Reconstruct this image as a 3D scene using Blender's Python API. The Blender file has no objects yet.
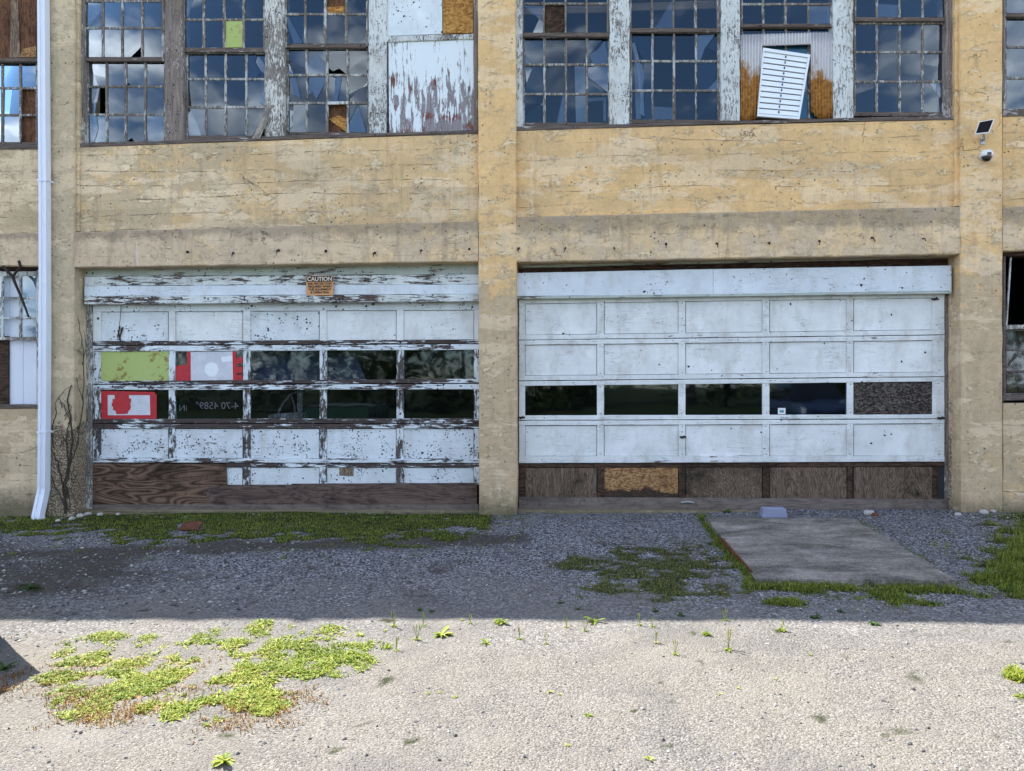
import bpy, bmesh, math, random
from mathutils import Vector, noise as mn
random.seed(7)
R = math.radians
S = bpy.context.scene
COL = S.collection
# ------------------------------------------------------------------ camera model
FPX, TH, D, CH = 740.0, R(4.06), 9.47, 1.6
CX, CY = 512.0, 385.5
ct, st = math.cos(TH), math.sin(TH)
def W(px, py, Y=0.0):
    """point of the vertical plane at depth Y that the photograph shows at a pixel"""
    u = (px-CX)/FPX; v = (CY-py)/FPX
    t = (Y+D)/(ct+u*st)
    return Vector((t*(u*ct-st), Y, CH+t*v))
def gz(x):
    return -0.039+0.0164*max(-9.0, min(9.0, x))
def G(px, py, h=0.0):
    u = (px-CX)/FPX; v = (CY-py)/FPX
    dx, dy, dz = u*ct-st, ct+u*st, v
    t = (-0.039+h-CH)/(dz-0.0164*dx)
    return Vector((t*dx, -D+t*dy, CH+t*dz))
def proj(p):
    x, y, z = p[0], p[1]+D, p[2]-CH
    r = x*ct+y*st; d = -x*st+y*ct
    if d < 0.3: return (-9999, -9999)
    return (CX+FPX*r/d, CY-FPX*z/d)
# ------------------------------------------------------------------ node helpers
class B:
    def __init__(s, name):
        s.mt = bpy.data.materials.new(name); s.mt.use_nodes = True
        s.nt = s.mt.node_tree; s.nt.nodes.clear()
        s.o = s.nt.nodes.new('ShaderNodeOutputMaterial')
        s.geo = s.nt.nodes.new('ShaderNodeNewGeometry')
        s.pos = s.geo.outputs['Position']
    def n(s, t, **kw):
        x = s.nt.nodes.new(t)
        for k, v in kw.items(): setattr(x, k, v)
        return x
    def put(s, sock, v):
        if v is None: return
        if hasattr(v, 'is_linked') or isinstance(v, bpy.types.NodeSocket): s.nt.links.new(v, sock)
        elif isinstance(v, (tuple, list)):
            sock.default_value = tuple(v)+(1.0,) if (sock.type == 'RGBA' and len(v) == 3) else tuple(v)
        else: sock.default_value = v
    def vec(s, scale=(1,1,1), loc=(0,0,0), rot=(0,0,0), src=None):
        x = s.n('ShaderNodeMapping'); s.put(x.inputs['Vector'], src or s.pos)
        x.inputs['Scale'].default_value = scale; x.inputs['Location'].default_value = loc; x.inputs['Rotation'].default_value = rot
        return x.outputs[0]
    def noise(s, scale, detail=4, rough=.55, dist=0, vec=None, col=False):
        x = s.n('ShaderNodeTexNoise'); s.put(x.inputs['Vector'], vec or s.pos)
        s.put(x.inputs['Scale'], scale); x.inputs['Detail'].default_value = detail
        x.inputs['Roughness'].default_value = rough; x.inputs['Distortion'].default_value = dist
        return x.outputs['Color' if col else 'Fac']
    def vor(s, scale, feature='F1', out='Distance', vec=None, rnd=1.0):
        x = s.n('ShaderNodeTexVoronoi', feature=feature); s.put(x.inputs['Vector'], vec or s.pos)
        s.put(x.inputs['Scale'], scale); x.inputs['Randomness'].default_value = rnd
        return x.outputs[out]
    def ramp(s, fac, stops, interp='LINEAR'):
        x = s.n('ShaderNodeValToRGB'); s.put(x.inputs[0], fac); cr = x.color_ramp; cr.interpolation = interp
        while len(cr.elements) < len(stops): cr.elements.new(0.5)
        for e, (p, c) in zip(cr.elements, stops):
            e.position = p; e.color = (c, c, c, 1) if not isinstance(c, (tuple, list)) else tuple(c)+(1,)
        return x.outputs[0]
    def mix(s, f, a, b, blend='MIX'):
        x = s.n('ShaderNodeMix', data_type='RGBA', blend_type=blend)
        s.put(x.inputs[0], f); s.put(x.inputs[6], a); s.put(x.inputs[7], b)
        return x.outputs[2]
    def m(s, op, a, b=0.0, clamp=False):
        x = s.n('ShaderNodeMath', operation=op, use_clamp=clamp); s.put(x.inputs[0], a); s.put(x.inputs[1], b)
        return x.outputs[0]
    def mr(s, v, a, b, c=0.0, d=1.0):
        x = s.n('ShaderNodeMapRange'); s.put(x.inputs[0], v)
        for i, q in enumerate((a, b, c, d)): s.put(x.inputs[i+1], q)
        return x.outputs[0]
    def xyz(s, v=None):
        x = s.n('ShaderNodeSeparateXYZ'); s.put(x.inputs[0], v or s.pos); return x.outputs
    def bump(s, h, strength=.5, dist=.01, nrm=None):
        x = s.n('ShaderNodeBump'); s.put(x.inputs['Height'], h)
        x.inputs['Strength'].default_value = strength; x.inputs['Distance'].default_value = dist
        if nrm: s.put(x.inputs['Normal'], nrm)
        return x.outputs[0]
    def attr(s, name):
        return s.n('ShaderNodeAttribute', attribute_name=name).outputs['Fac']
    def bsdf(s, base, rough=.8, nrm=None, spec=.3, metal=0.0, **kw):
        x = s.n('ShaderNodeBsdfPrincipled')
        s.put(x.inputs['Base Color'], base); s.put(x.inputs['Roughness'], rough); s.put(x.inputs['Metallic'], metal)
        s.put(x.inputs['Specular IOR Level'], spec)
        if nrm: s.put(x.inputs['Normal'], nrm)
        for k, v in kw.items(): s.put(x.inputs[k], v)
        s.nt.links.new(x.outputs[0], s.o.inputs['Surface'])
        return s.mt
# ------------------------------------------------------------------ materials
M = {}
def concrete(name, paint=(.80,.53,.245), bare=(.60,.46,.29), bare_amt=.42, stain=.5, lines=1.0, pale=.5, agg=False, low=True, ledge=False):
    b = B(name); x, y, z = b.xyz()
    big = b.noise(.9, 5, .6); mid = b.noise(4.5, 6, .62, .3); fine = b.noise(38, 4, .6)
    grit = b.noise(85, 3, .7); mot = b.noise(11, 8, .75, .4)
    # paint worn off, more so towards the foot of the wall
    lowm = b.mr(z, 1.9, 4.0, .17, -.03) if low else 0.0
    leftm = b.mr(x, -7.2, -1.6, .10, -.04)
    f = b.m('ADD', b.m('ADD', b.m('MULTIPLY', big, .40), b.m('MULTIPLY', mid, .40)), b.m('ADD', b.m('MULTIPLY', mot, .20), b.m('ADD', lowm, leftm)))
    worn = b.mr(f, .60-bare_amt*.2, .66-bare_amt*.2)
    pc = b.mix(b.mr(b.noise(2.2, 5, .6), .3, .7), tuple(c*.84 for c in paint), tuple(min(1, c*1.10) for c in paint))
    bc = b.mix(b.mr(mot, .3, .7), tuple(c*.60 for c in bare), tuple(min(1, c*1.25) for c in bare))
    c = b.mix(worn, pc, bc)
    rim = b.m('MULTIPLY', b.mr(b.m('ABSOLUTE', b.m('SUBTRACT', worn, .5)), 0.1, .45, 1, 0), .20)
    c = b.mix(rim, c, (.26, .18, .10))
    # pale skim patches where the top coat flaked
    stretch = b.vec((1.2, 1, 3.0))
    pn = b.noise(2.9, 9, .74, .3, stretch)
    pm = b.mr(pn, .575, .585)
    c = b.mix(b.m('MULTIPLY', pm, pale), c, (.86, .70, .45))
    cp = b.noise(1.5, 10, .72, .2, b.vec((.75, 1, 2.0), (4, 1, 2)))
    c = b.mix(b.m('MULTIPLY', b.mr(cp, .52, .55), pale*.85), c, (.88, .70, .47))
    edge = b.m('MULTIPLY', b.mr(b.m('ABSOLUTE', b.m('SUBTRACT', pn, .575)), 0.0, .007, 1, 0), .14)
    c = b.mix(edge, c, (.16, .11, .065))
    # mottling and grit of the render
    c = b.mix(b.m('MULTIPLY', b.mr(mot, .50, .68), .34), c, (.36, .25, .14))
    c = b.mix(b.m('MULTIPLY', b.mr(mot, .46, .30), .28), c, (.92, .74, .46))
    c = b.mix(b.m('MULTIPLY', b.mr(grit, .52, .72), .26), c, (.17, .125, .08))
    # board marks of the shuttering
    wob = b.m('ADD', b.m('MULTIPLY', b.m('SUBTRACT', b.noise(3.0, 5, .7), .5), .06), b.m('MULTIPLY', b.m('SUBTRACT', b.noise(.55, 2, .5, 0, b.vec((.4, .4, 3.0))), .5), .30))
    zz = b.m('FRACT', b.m('DIVIDE', b.m('ADD', z, wob), .200))
    ln = b.mr(b.m('ABSOLUTE', b.m('SUBTRACT', zz, .5)), 0.0, .030, 1, 0)
    ln = b.m('MULTIPLY', ln, b.mr(b.noise(3.2, 6, .75, 0, b.vec((.8, 1, 2.5))), .47, .60))
    ln = b.m('MULTIPLY', ln, lines)
    c = b.mix(b.m('MULTIPLY', ln, .58), c, (.15, .11, .07))
    # each lift of concrete dried to its own tone
    zb = b.m('FLOOR', b.m('DIVIDE', b.m('ADD', z, wob), .200)); cv3 = b.n('ShaderNodeCombineXYZ'); b.put(cv3.inputs[0], b.m('MULTIPLY', x, .25)); b.put(cv3.inputs[2], b.m('MULTIPLY', zb, 7.31))
    c = b.mix(b.m('MULTIPLY', b.mr(b.noise(1.0, 2, .5, 0, cv3.outputs[0]), .42, .62), .30*lines), c, (.36, .28, .18))
    # rain streaks
    sn = b.noise(5.0, 6, .65, .2, b.vec((1.6, 1.6, .2)))
    c = b.mix(b.m('MULTIPLY', b.mr(sn, .54, .74), stain*.7), c, (.24, .18, .12))
    rs = b.noise(3.0, 5, .6, 0, b.vec((2.1, 2.1, .35), (3, 1, 7)))
    c = b.mix(b.m('MULTIPLY', b.mr(rs, .64, .74), .40), c, (.45, .20, .06))
    rr = b.noise(1.0, 4, .6, .1, b.vec((5.5, 5.5, .55), (8, 3, 2)))
    c = b.mix(b.m('MULTIPLY', b.mr(rr, .70, .75), .75), c, (.34, .12, .03))
    ws = b.noise(1.0, 5, .65, .1, b.vec((4.2, 4.2, .5), (1, 9, 4)))
    c = b.mix(b.m('MULTIPLY', b.mr(ws, .62, .74), .50), c, (.86, .78, .62))
    # dark mildew
    mo = b.noise(7, 8, .75)
    c = b.mix(b.m('MULTIPLY', b.mr(mo, .60, .68), .6*stain), c, (.085, .072, .055))
    if ledge:
        lg = b.m('ADD', b.mr(z, 3.30, 3.66, -.25, .40), b.m('MULTIPLY', b.noise(3.5, 8, .75, .2, b.vec((1, 1, .5))), 1.0))
        c = b.mix(b.m('MULTIPLY', b.mr(lg, .64, .82), .46), c, (.13, .11, .085))
        lg2 = b.m('ADD', b.mr(z, 3.28, 3.12, -.25, .30), b.m('MULTIPLY', b.noise(5.5, 8, .75), 1.0))
        c = b.mix(b.m('MULTIPLY', b.mr(lg2, .58, .80), .55), c, (.11, .09, .07))
    # hairline cracks
    cv = b.vec((1, 1, 1.6)); cd = b.noise(3, 6, .65, 0, col=True)
    wv = b.n('ShaderNodeVectorMath', operation='MULTIPLY_ADD'); b.put(wv.inputs[0], cd); wv.inputs[1].default_value = (.6, .6, .6); b.put(wv.inputs[2], cv)
    ck = b.vor(1.0, 'DISTANCE_TO_EDGE', vec=wv.outputs[0])
    ck = b.m('MULTIPLY', b.mr(ck, 0, .006, 1, 0), b.mr(b.noise(1.1, 3), .585, .63))
    c = b.mix(b.m('MULTIPLY', ck, .75), c, (.07, .055, .04))
    # pits
    pv = b.vor(21); ps = b.vor(21, 'F1', 'Color')
    pit = b.m('MULTIPLY', b.mr(pv, .12, .26, 1, 0), b.mr(b.xyz(ps)[0], .78, .80))
    pit = b.m('MULTIPLY', pit, b.mr(b.noise(2.0, 3), .45, .6))
    c = b.mix(b.m('MULTIPLY', pit, .85), c, (.06, .05, .04))
    # splash dirt at the base
    spl = b.mr(b.m('SUBTRACT', z, b.m('MULTIPLY', mo, .5)), -.28, .02, 1, 0)
    c = b.mix(b.m('MULTIPLY', spl, .75), c, (.055, .06, .03))
    h = b.m('ADD', b.m('ADD', b.m('MULTIPLY', fine, .25), b.m('MULTIPLY', mot, .8)), b.m('MULTIPLY', mid, .6))
    h = b.m('SUBTRACT', h, b.m('ADD', b.m('MULTIPLY', ln, .6), b.m('ADD', b.m('MULTIPLY', pit, .9), b.m('MULTIPLY', ck, .8))))
    h = b.m('ADD', h, b.m('SUBTRACT', b.m('MULTIPLY', pm, .3), b.m('MULTIPLY', worn, .25)))
    if agg:   # lower part of this pier has spalled down to the aggregate
        av = b.vor(44); ac = b.xyz(b.vor(44, 'F1', 'Color'))[0]
        am = b.mr(b.m('ADD', b.m('MULTIPLY', z, .45), b.m('MULTIPLY', b.noise(2.2, 5), 1.0)), .98, 1.05, 1, 0)
        c = b.mix(am, c, b.mix(b.mr(av, .25, .6), b.mix(ac, (.46, .38, .25), (.74, .62, .43)), (.24, .19, .13)))
        h = b.m('SUBTRACT', h, b.m('MULTIPLY', am, b.m('ADD', b.m('MULTIPLY', av, 2.0), .5)))
    M[name] = b.bsdf(c, .9, b.bump(h, .95, .016), .2)
concrete('painted_concrete', pale=.62)
concrete('pale_concrete', paint=(.78,.55,.28), bare=(.62,.485,.305), bare_amt=.60, pale=.8, stain=.7, lines=1.3)
concrete('beam_concrete', paint=(.76,.56,.32), bare=(.68,.53,.36), bare_amt=.85, stain=.8, lines=.4, pale=.4, low=False, ledge=True)
concrete('pier_concrete', bare_amt=.5, lines=.35, pale=.6)
concrete('spalled_pier_concrete', paint=(.66,.50,.28), bare=(.58,.48,.32), bare_amt=.7, lines=.2, pale=.5, agg=True)

def peel(name, paint=(.72,.79,.82), wood=(.16,.12,.10), amt=.3, along='x', speck=.3, dirt=.35, fs=9, ss=24, crack=.5):
    """old paint over wood: flakes follow the grain"""
    b = B(name); x, y, z = b.xyz()
    sc = {'x': (.35, 1, 2.4), 'z': (2.2, 1, .6)}[along]
    gsc = {'x': (2.5, 30, 60), 'z': (60, 30, 2.5)}[along]
    csc = {'x': (4, 20, 34), 'z': (34, 20, 4)}[along]
    v = b.vec(sc)
    grain = b.noise(1.0, 6, .7, .4, b.vec(gsc))
    n1 = b.noise(fs, 9, .74, .5, v); n2 = b.noise(1.7, 4, .6)
    f = b.m('ADD', b.m('ADD', b.m('MULTIPLY', n1, .60), b.m('MULTIPLY', n2, .30)), b.m('MULTIPLY', grain, .23))
    th = .72-amt*.28
    pe = b.mr(f, th, th+.010)
    # chips and mildew specks, in clusters
    dv = b.n('ShaderNodeVectorMath', operation='MULTIPLY_ADD'); b.put(dv.inputs[0], b.noise(30, 3, .6, 0, col=True)); dv.inputs[1].default_value = (.04, .04, .04); b.put(dv.inputs[2], b.pos)
    sp = b.vor(ss, vec=dv.outputs[0]); sr = b.xyz(b.vor(ss, 'F1', 'Color', dv.outputs[0]))
    clus = b.mr(b.noise(3.4, 5, .7), .46, .62, .02, 1.0)
    rad = b.mr(sr[1], 0, 1, .12, .40)
    spk = b.m('MULTIPLY', b.m('LESS_THAN', sp, rad), b.m('LESS_THAN', sr[0], b.m('MULTIPLY', clus, speck)))
    sp2 = b.vor(ss*2.1, vec=dv.outputs[0]); sr2 = b.xyz(b.vor(ss*2.1, 'F1', 'Color', dv.outputs[0]))
    spk2 = b.m('MULTIPLY', b.m('LESS_THAN', sp2, b.mr(sr2[1], 0, 1, .16, .46)), b.m('LESS_THAN', sr2[0], b.m('MULTIPLY', clus, b.m('MULTIPLY', clus, speck*.75))))
    spk = b.m('MAXIMUM', spk, spk2)
    wc = b.mix(b.mr(grain, .3, .7), tuple(c*.35 for c in wood), tuple(c*1.7 for c in wood))
    pc = b.mix(b.mr(b.noise(2.5, 6, .65), .3, .7), tuple(c*.82 for c in paint), tuple(min(1, c*1.05) for c in paint))
    gr = b.noise(4.5, 7, .7, 0, b.vec((1, 1, .5)))
    pc = b.mix(b.m('MULTIPLY', b.mr(gr, .5, .72), dirt), pc, (.32, .29, .22))
    pc = b.mix(b.m('MULTIPLY', b.mr(b.noise(70, 3, .7), .55, .7), .18), pc, (.25, .25, .24))
    cn = b.noise(1.0, 4, .6, .3, b.vec(csc))
    fck = b.m('MULTIPLY', b.mr(b.m('ABSOLUTE', b.m('SUBTRACT', cn, .56)), 0, .016, 1, 0), b.mr(b.noise(2.2, 4, .6, 0, b.vec((1, 1, 1), (5, 2, 9))), .46, .62))
    pc = b.mix(b.m('MULTIPLY', fck, crack), pc, (.15, .14, .13))
    c = b.mix(pe, pc, wc)
    c = b.mix(spk, c, (.030, .030, .036))
    rim = b.mr(b.m('ABSOLUTE', b.m('SUBTRACT', f, th)), 0, .012, 1, 0)
    c = b.mix(b.m('MULTIPLY', rim, .7), c, (.05, .042, .038))
    h = b.m('SUBTRACT', b.m('MULTIPLY', grain, .3), b.m('ADD', pe, b.m('ADD', b.m('MULTIPLY', spk, .7), b.m('MULTIPLY', fck, .4))))
    M[name] = b.bsdf(c, b.mr(pe, 0, 1, .5, .9), b.bump(h, .8, .005), .3)
peel('door_paint_worn', paint=(.70,.76,.78), amt=.16, speck=.55, dirt=.35)
peel('door_panel_chipped', paint=(.70,.76,.79), amt=.12, speck=1.0, dirt=.3, ss=24)
peel('door_rail_worn', amt=.66, speck=.2, dirt=.5, wood=(.065,.05,.045), fs=12)
peel('door_rail_half', amt=.44, speck=.3, dirt=.4, wood=(.07,.055,.05), fs=12)
peel('door_stile_worn', amt=.50, along='z', speck=.35, wood=(.08,.065,.06), fs=12)
peel('door_paint', paint=(.77,.80,.79), amt=.03, speck=.04, dirt=.42, crack=.7)
peel('door_rail', paint=(.74,.77,.76), amt=.18, speck=.08, dirt=.60, crack=.7, fs=14)
peel('header_paint', paint=(.66,.71,.69), amt=.46, speck=.5, dirt=.6, wood=(.085,.06,.05), fs=15)
peel('header_paint_smooth', amt=.10, speck=.14, dirt=.40, paint=(.66,.73,.77))
peel('header_green', paint=(.44,.50,.45), amt=.34, speck=.3, dirt=.7)
peel('post_dark', paint=(.60,.56,.50), wood=(.20,.165,.14), amt=.78, along='z', speck=.4, fs=26, dirt=.7, ss=34)
peel('post_pale', paint=(.64,.64,.59), wood=(.20,.18,.155), amt=.58, along='z', speck=.6, dirt=.65, fs=22, ss=34)
peel('post_blue', paint=(.64,.67,.64), wood=(.2,.18,.16), amt=.42, along='z', speck=.6, dirt=.6, fs=22, ss=36)
peel('sash_paint', paint=(.50,.50,.47), wood=(.15,.13,.11), amt=.62, along='z', speck=.3, dirt=.6, fs=20)
peel('sash_rail', paint=(.46,.43,.39), wood=(.12,.095,.08), amt=.80, speck=.4, dirt=.8, fs=20)
peel('board_smooth', paint=(.72,.79,.81), amt=.10, speck=.12, along='z')
def peel_board():
    b = B('board_flaking'); x, y, z = b.xyz()
    grain = b.noise(1, 6, .7, .3, b.vec((48, 20, 3.0)))
    n1 = b.noise(7, 7, .7, .5, b.vec((2.8, 1, .38)))
    hz = b.m('ADD', b.mr(z, 4.85, 6.10, .125, -.10), b.m('MULTIPLY', b.m('SUBTRACT', b.noise(2.4, 5, .65, .3, b.vec((1.5, 1, .8))), .5), .62))
    f = b.m('ADD', b.m('ADD', b.m('MULTIPLY', n1, .95), b.m('MULTIPLY', grain, .5)), hz)
    pe = b.mr(f, .745, .76)
    wc = b.mix(grain, (.07, .055, .06), (.40, .37, .38))
    wc = b.mix(b.mr(b.noise(6, 3), .52, .62), wc, (.17, .06, .045))
    c = b.mix(pe, (.70, .77, .79), wc)
    h = b.m('SUBTRACT', b.m('MULTIPLY', grain, .4), pe)
    M['board_flaking'] = b.bsdf(c, .75, b.bump(h, .8, .005), .25)
peel_board()

def wood(name, dark, light, along='x', rings=9.0, dist=1.2, warp=1.0, stain=.4, ringw=.35, nd=5):
    b = B(name)
    sc = {'x': (.55, 1, 2.6), 'z': (2.6, 1, .55)}[along]
    fs = {'x': (4, 30, 90), 'z': (90, 30, 4)}[along]
    n = b.noise(warp, nd, .6, dist, b.vec(sc))
    k = b.m('FRACT', b.m('MULTIPLY', n, rings))
    k = b.m('ABSOLUTE', b.m('SUBTRACT', b.m('MULTIPLY', k, 2), 1))
    g = b.noise(1, 6, .75, .3, b.vec(fs)); g2 = b.noise(1, 4, .6, .1, b.vec(tuple(q*.35 for q in fs)))
    f = b.m('ADD', b.m('ADD', b.m('MULTIPLY', b.ramp(k, [(.0, 0), (.35, .35), (.75, .8), (1, 1)]), ringw), b.m('MULTIPLY', g, .62-ringw*.5)), b.m('MULTIPLY', g2, .38-ringw*.5))
    c = b.ramp(f, [(.22, dark), (.48, tuple((p+q)/2 for p, q in zip(dark, light))), (.74, light)])
    s = b.noise(2.0, 7, .7)
    c = b.mix(b.m('MULTIPLY', b.mr(s, .5, .68), stain), c, tuple(q*.4 for q in dark))
    sp = b.noise(16, 5, .7)
    c = b.mix(b.m('MULTIPLY', b.mr(sp, .60, .70), .6), c, tuple(q*.5 for q in dark))
    M[name] = b.bsdf(c, .85, b.bump(f, .7, .006), .2)
wood('plywood_dark', (.018,.011,.008), (.215,.135,.092), 'x', 17, .9, .75, .6, .42, 2.2)
wood('plank_brown', (.03,.02,.017), (.18,.125,.102), 'x', 10, .8, 1.5, .5, .3)
wood('plywood_grey', (.012,.009,.007), (.235,.17,.12), 'z', 26, .9, 1.2, .85, .28)
wood('board_grey', (.045,.036,.031), (.25,.21,.18), 'x', 8, .6, 1.5, .4, .15)
wood('wood_weathered', (.05,.035,.025), (.32,.24,.17), 'z', 14, .8, 1.2)
wood('wood_brown', (.035,.015,.009), (.21,.10,.05), 'z', 14, .8, 1.4, .6, .3)
wood('wood_stick', (.10,.085,.07), (.42,.38,.33), 'z', 10, .8, 2)
wood('wood_rust', (.012,.008,.006), (.10,.06,.04), 'x', 12, 1.0, 1.2, .8)

def osb(name, cols, sc=26, rot=None):
    b = B(name)
    v = b.vec((1, 1, 1.6), rot=(0, .5, 0))
    c1 = b.xyz(b.vor(sc, 'F1', 'Color', v))[0]; c2 = b.noise(60, 4, .7, 1)
    f = b.m('ADD', b.m('MULTIPLY', c1, .5), b.m('MULTIPLY', c2, .5))
    c = b.ramp(f, [(.2, cols[0]), (.5, cols[1]), (.8, cols[2])])
    s = b.noise(2.6, 6, .7)
    c = b.mix(b.m('MULTIPLY', b.mr(s, .55, .75), .6), c, cols[0])
    if rot:
        rn = b.m('ADD', b.mr(b.xyz()[2], rot[0], rot[1], .32, -.35), b.m('MULTIPLY', b.noise(3.2, 8, .75, .4), 1.1))
        c = b.mix(b.mr(rn, .62, .70), c, b.mix(f, (.015,.010,.008), (.09,.06,.04)))
    M[name] = b.bsdf(c, .85, b.bump(f, .6, .004), .2)
osb('chipboard_orange', ((.10,.045,.02), (.30,.165,.07), (.46,.29,.14)), 40, (.18, .36))
osb('chipboard_amber', ((.20,.08,.02), (.40,.20,.05), (.55,.32,.10)))
osb('chipboard_dark', ((.008,.007,.006), (.05,.042,.036), (.17,.145,.125)), 46)

def flat(name, col, rough=.5, spec=.4, metal=0., var=.12, sc=6, bmp=.1):
    b = B(name)
    n = b.noise(sc, 6, .65)
    c = b.mix(n, tuple(q*(1-var) for q in col), tuple(min(1, q*(1+var)) for q in col))
    return M.setdefault(name, b.bsdf(c, rough, b.bump(b.noise(sc*8, 4), bmp, .004), spec, metal))
flat('white_metal', (.70,.75,.83), .4, .5, 0, .12, 3)
flat('white_enamel', (.76,.81,.84), .5, .4, 0, .06)
flat('white_plastic', (.75,.75,.75), .4)
flat('black_plastic', (.012,.012,.014), .2, .6)
flat('solar_cell', (.008,.007,.008), .5, .1)
flat('grey_metal', (.40,.41,.42), .45, .5, .6)
flat('black_ink', (.015,.012,.01), .7)
flat('sign_amber', (.58,.30,.13), .6, .3, 0, .25, 9)
flat('cream_ink', (.62,.52,.42), .7)
flat('paper_white', (.58,.60,.64), .75, .2, 0, .28, 9, 1.0)
flat('tape_red', (.44,.016,.026), .4, .4, 0, .4, 14, .5)
flat('chalk', (.13,.13,.14), .9, .1)
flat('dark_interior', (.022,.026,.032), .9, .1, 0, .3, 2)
flat('teal_board', (.10,.30,.36), .6, .3, 0, .2)
flat('slot_black', (.03,.035,.04), .8)
flat('blue_plastic', (.22,.245,.34), .6, .3, 0, .15)
flat('vine_bark', (.055,.045,.036), .9, .1, 0, .4, 20)
flat('iron_dark', (.030,.022,.018), .7, .3, .3, .4, 20)
flat('curtain_pale', (.50,.50,.55), .8, .1, 0, .2, 3)
flat('tarp_blue', (.03,.055,.115), .5, .3, 0, .35, 3)
flat('shadow_box_green', (.03,.09,.06), .6)
flat('person_dark', (.02,.022,.03), .8)

def green_board():
    b = B('lime_paint')
    n = b.noise(5, 8, .7, .5); f = b.noise(30, 5, .7)
    c = b.mix(b.noise(1.5, 4), (.33, .43, .10), (.45, .52, .21))
    c = b.mix(b.mr(b.m('ADD', b.m('MULTIPLY', n, .75), b.m('MULTIPLY', f, .25)), 
        .555, .575), c, (.26, .20, .06))
    M['lime_paint'] = b.bsdf(c, .6, b.bump(n, .5, .004), .3)
green_board()
def rust_sheet():
    b = B('rusty_zinc'); x, y, z = b.xyz()
    n = b.noise(5, 8, .7, .3, b.vec((1.6, 1, .7))); k = b.noise(24, 6, .7)
    f = b.m('ADD', b.m('ADD', b.m('MULTIPLY', n, .5), b.m('MULTIPLY', k, .16)), b.m('ADD', b.mr(z, 4.9, 6.0, .47, -.05), b.m('MULTIPLY', b.m('SUBTRACT', b.noise(2.6, 4), .5), .35)))
    rc = b.ramp(k, [(.3, (.10, .035, .008)), (.5, (.34, .15, .03)), (.7, (.50, .27, .07))])
    zc = b.mix(k, (.42, .41, .40), (.62, .61, .60))
    r = b.mr(f, .47, .52)
    M['rusty_zinc'] = b.bsdf(b.mix(r, zc, rc), b.mr(r, 0, 1, .4, .9), b.bump(k, .4, .004), .4, b.mr(r, 0, 1, .35, 0))
rust_sheet()
def steel_rust():
    b = B('rust_steel'); k = b.noise(16, 7, .7)
    M['rust_steel'] = b.bsdf(b.ramp(k, [(.3, (.05, .022, .014)), (.55, (.15, .055, .026)), (.75, (.34, .13, .05))]), .9, b.bump(k, .6, .006), .2)
    b = B('rust_steel_orange'); k = b.noise(16, 7, .7)
    M['rust_steel_orange'] = b.bsdf(b.ramp(k, [(.3, (.04, .018, .01)), (.5, (.12, .045, .02)), (.7, (.24, .10, .045))]), .9, b.bump(k, .6, .006), .2)
steel_rust()
def slab_mat():
    b = B('slab_concrete')
    n = b.noise(2.3, 10, .80, .4, b.vec((.9, 1.4, 1))); g = b.noise(48, 5, .8)
    f = b.m('ADD', b.m('MULTIPLY', n, .60), b.m('MULTIPLY', g, .40))
    c = b.ramp(f, [(.37, (.034, .030, .025)), (.45, (.11, .098, .084)), (.54, (.24, .218, .188)), (.64, (.46, .42, .37))])
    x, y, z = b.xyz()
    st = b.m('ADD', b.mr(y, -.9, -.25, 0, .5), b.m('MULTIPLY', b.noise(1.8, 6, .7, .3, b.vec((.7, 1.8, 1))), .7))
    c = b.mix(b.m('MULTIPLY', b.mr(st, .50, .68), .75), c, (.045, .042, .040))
    M['slab_concrete'] = b.bsdf(c, .9, b.bump(f, .7, .01), .2)
slab_mat()
def glass(name, refl, tint, dust, gcol=(.72, .88, 1.0)):
    b = B(name)
    fr = b.n('ShaderNodeFresnel'); fr.inputs[0].default_value = 1.5
    dn = b.noise(3, 6, .7, .2, b.vec((1.3, 1, .6)))
    # slight waviness of old sheet glass
    wv = b.bump(b.noise(1.6, 2, .5), .10, .02)
    gl = b.n('ShaderNodeBsdfGlossy'); gl.inputs['Color'].default_value = gcol+(1,); gl.inputs['Roughness'].default_value = .03; b.put(gl.inputs['Normal'], wv)
    tr = b.n('ShaderNodeBsdfTransparent'); tr.inputs[0].default_value = tint+(1,)
    df = b.n('ShaderNodeBsdfDiffuse'); df.inputs[0].default_value = (.42, .43, .44, 1)
    m1 = b.n('ShaderNodeMixShader'); b.put(m1.inputs[0], b.m('ADD', fr.outputs[0], refl, True)); b.nt.links.new(tr.outputs[0], m1.inputs[1]); b.nt.links.new(gl.outputs[0], m1.inputs[2])
    m2 = b.n('ShaderNodeMixShader'); b.put(m2.inputs[0], b.mr(dn, .42, .8, dust*.25, dust)); b.nt.links.new(m1.outputs[0], m2.inputs[1]); b.nt.links.new(df.outputs[0], m2.inputs[2])
    b.nt.links.new(m2.outputs[0], b.o.inputs['Surface'])
    M[name] = b.mt
glass('window_glass', .022, (.42, .52, .60), .007)
glass('garage_glass', .025, (.45, .50, .56), .008)
glass('dusty_glass', .09, (.5, .55, .6), .12)
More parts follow.
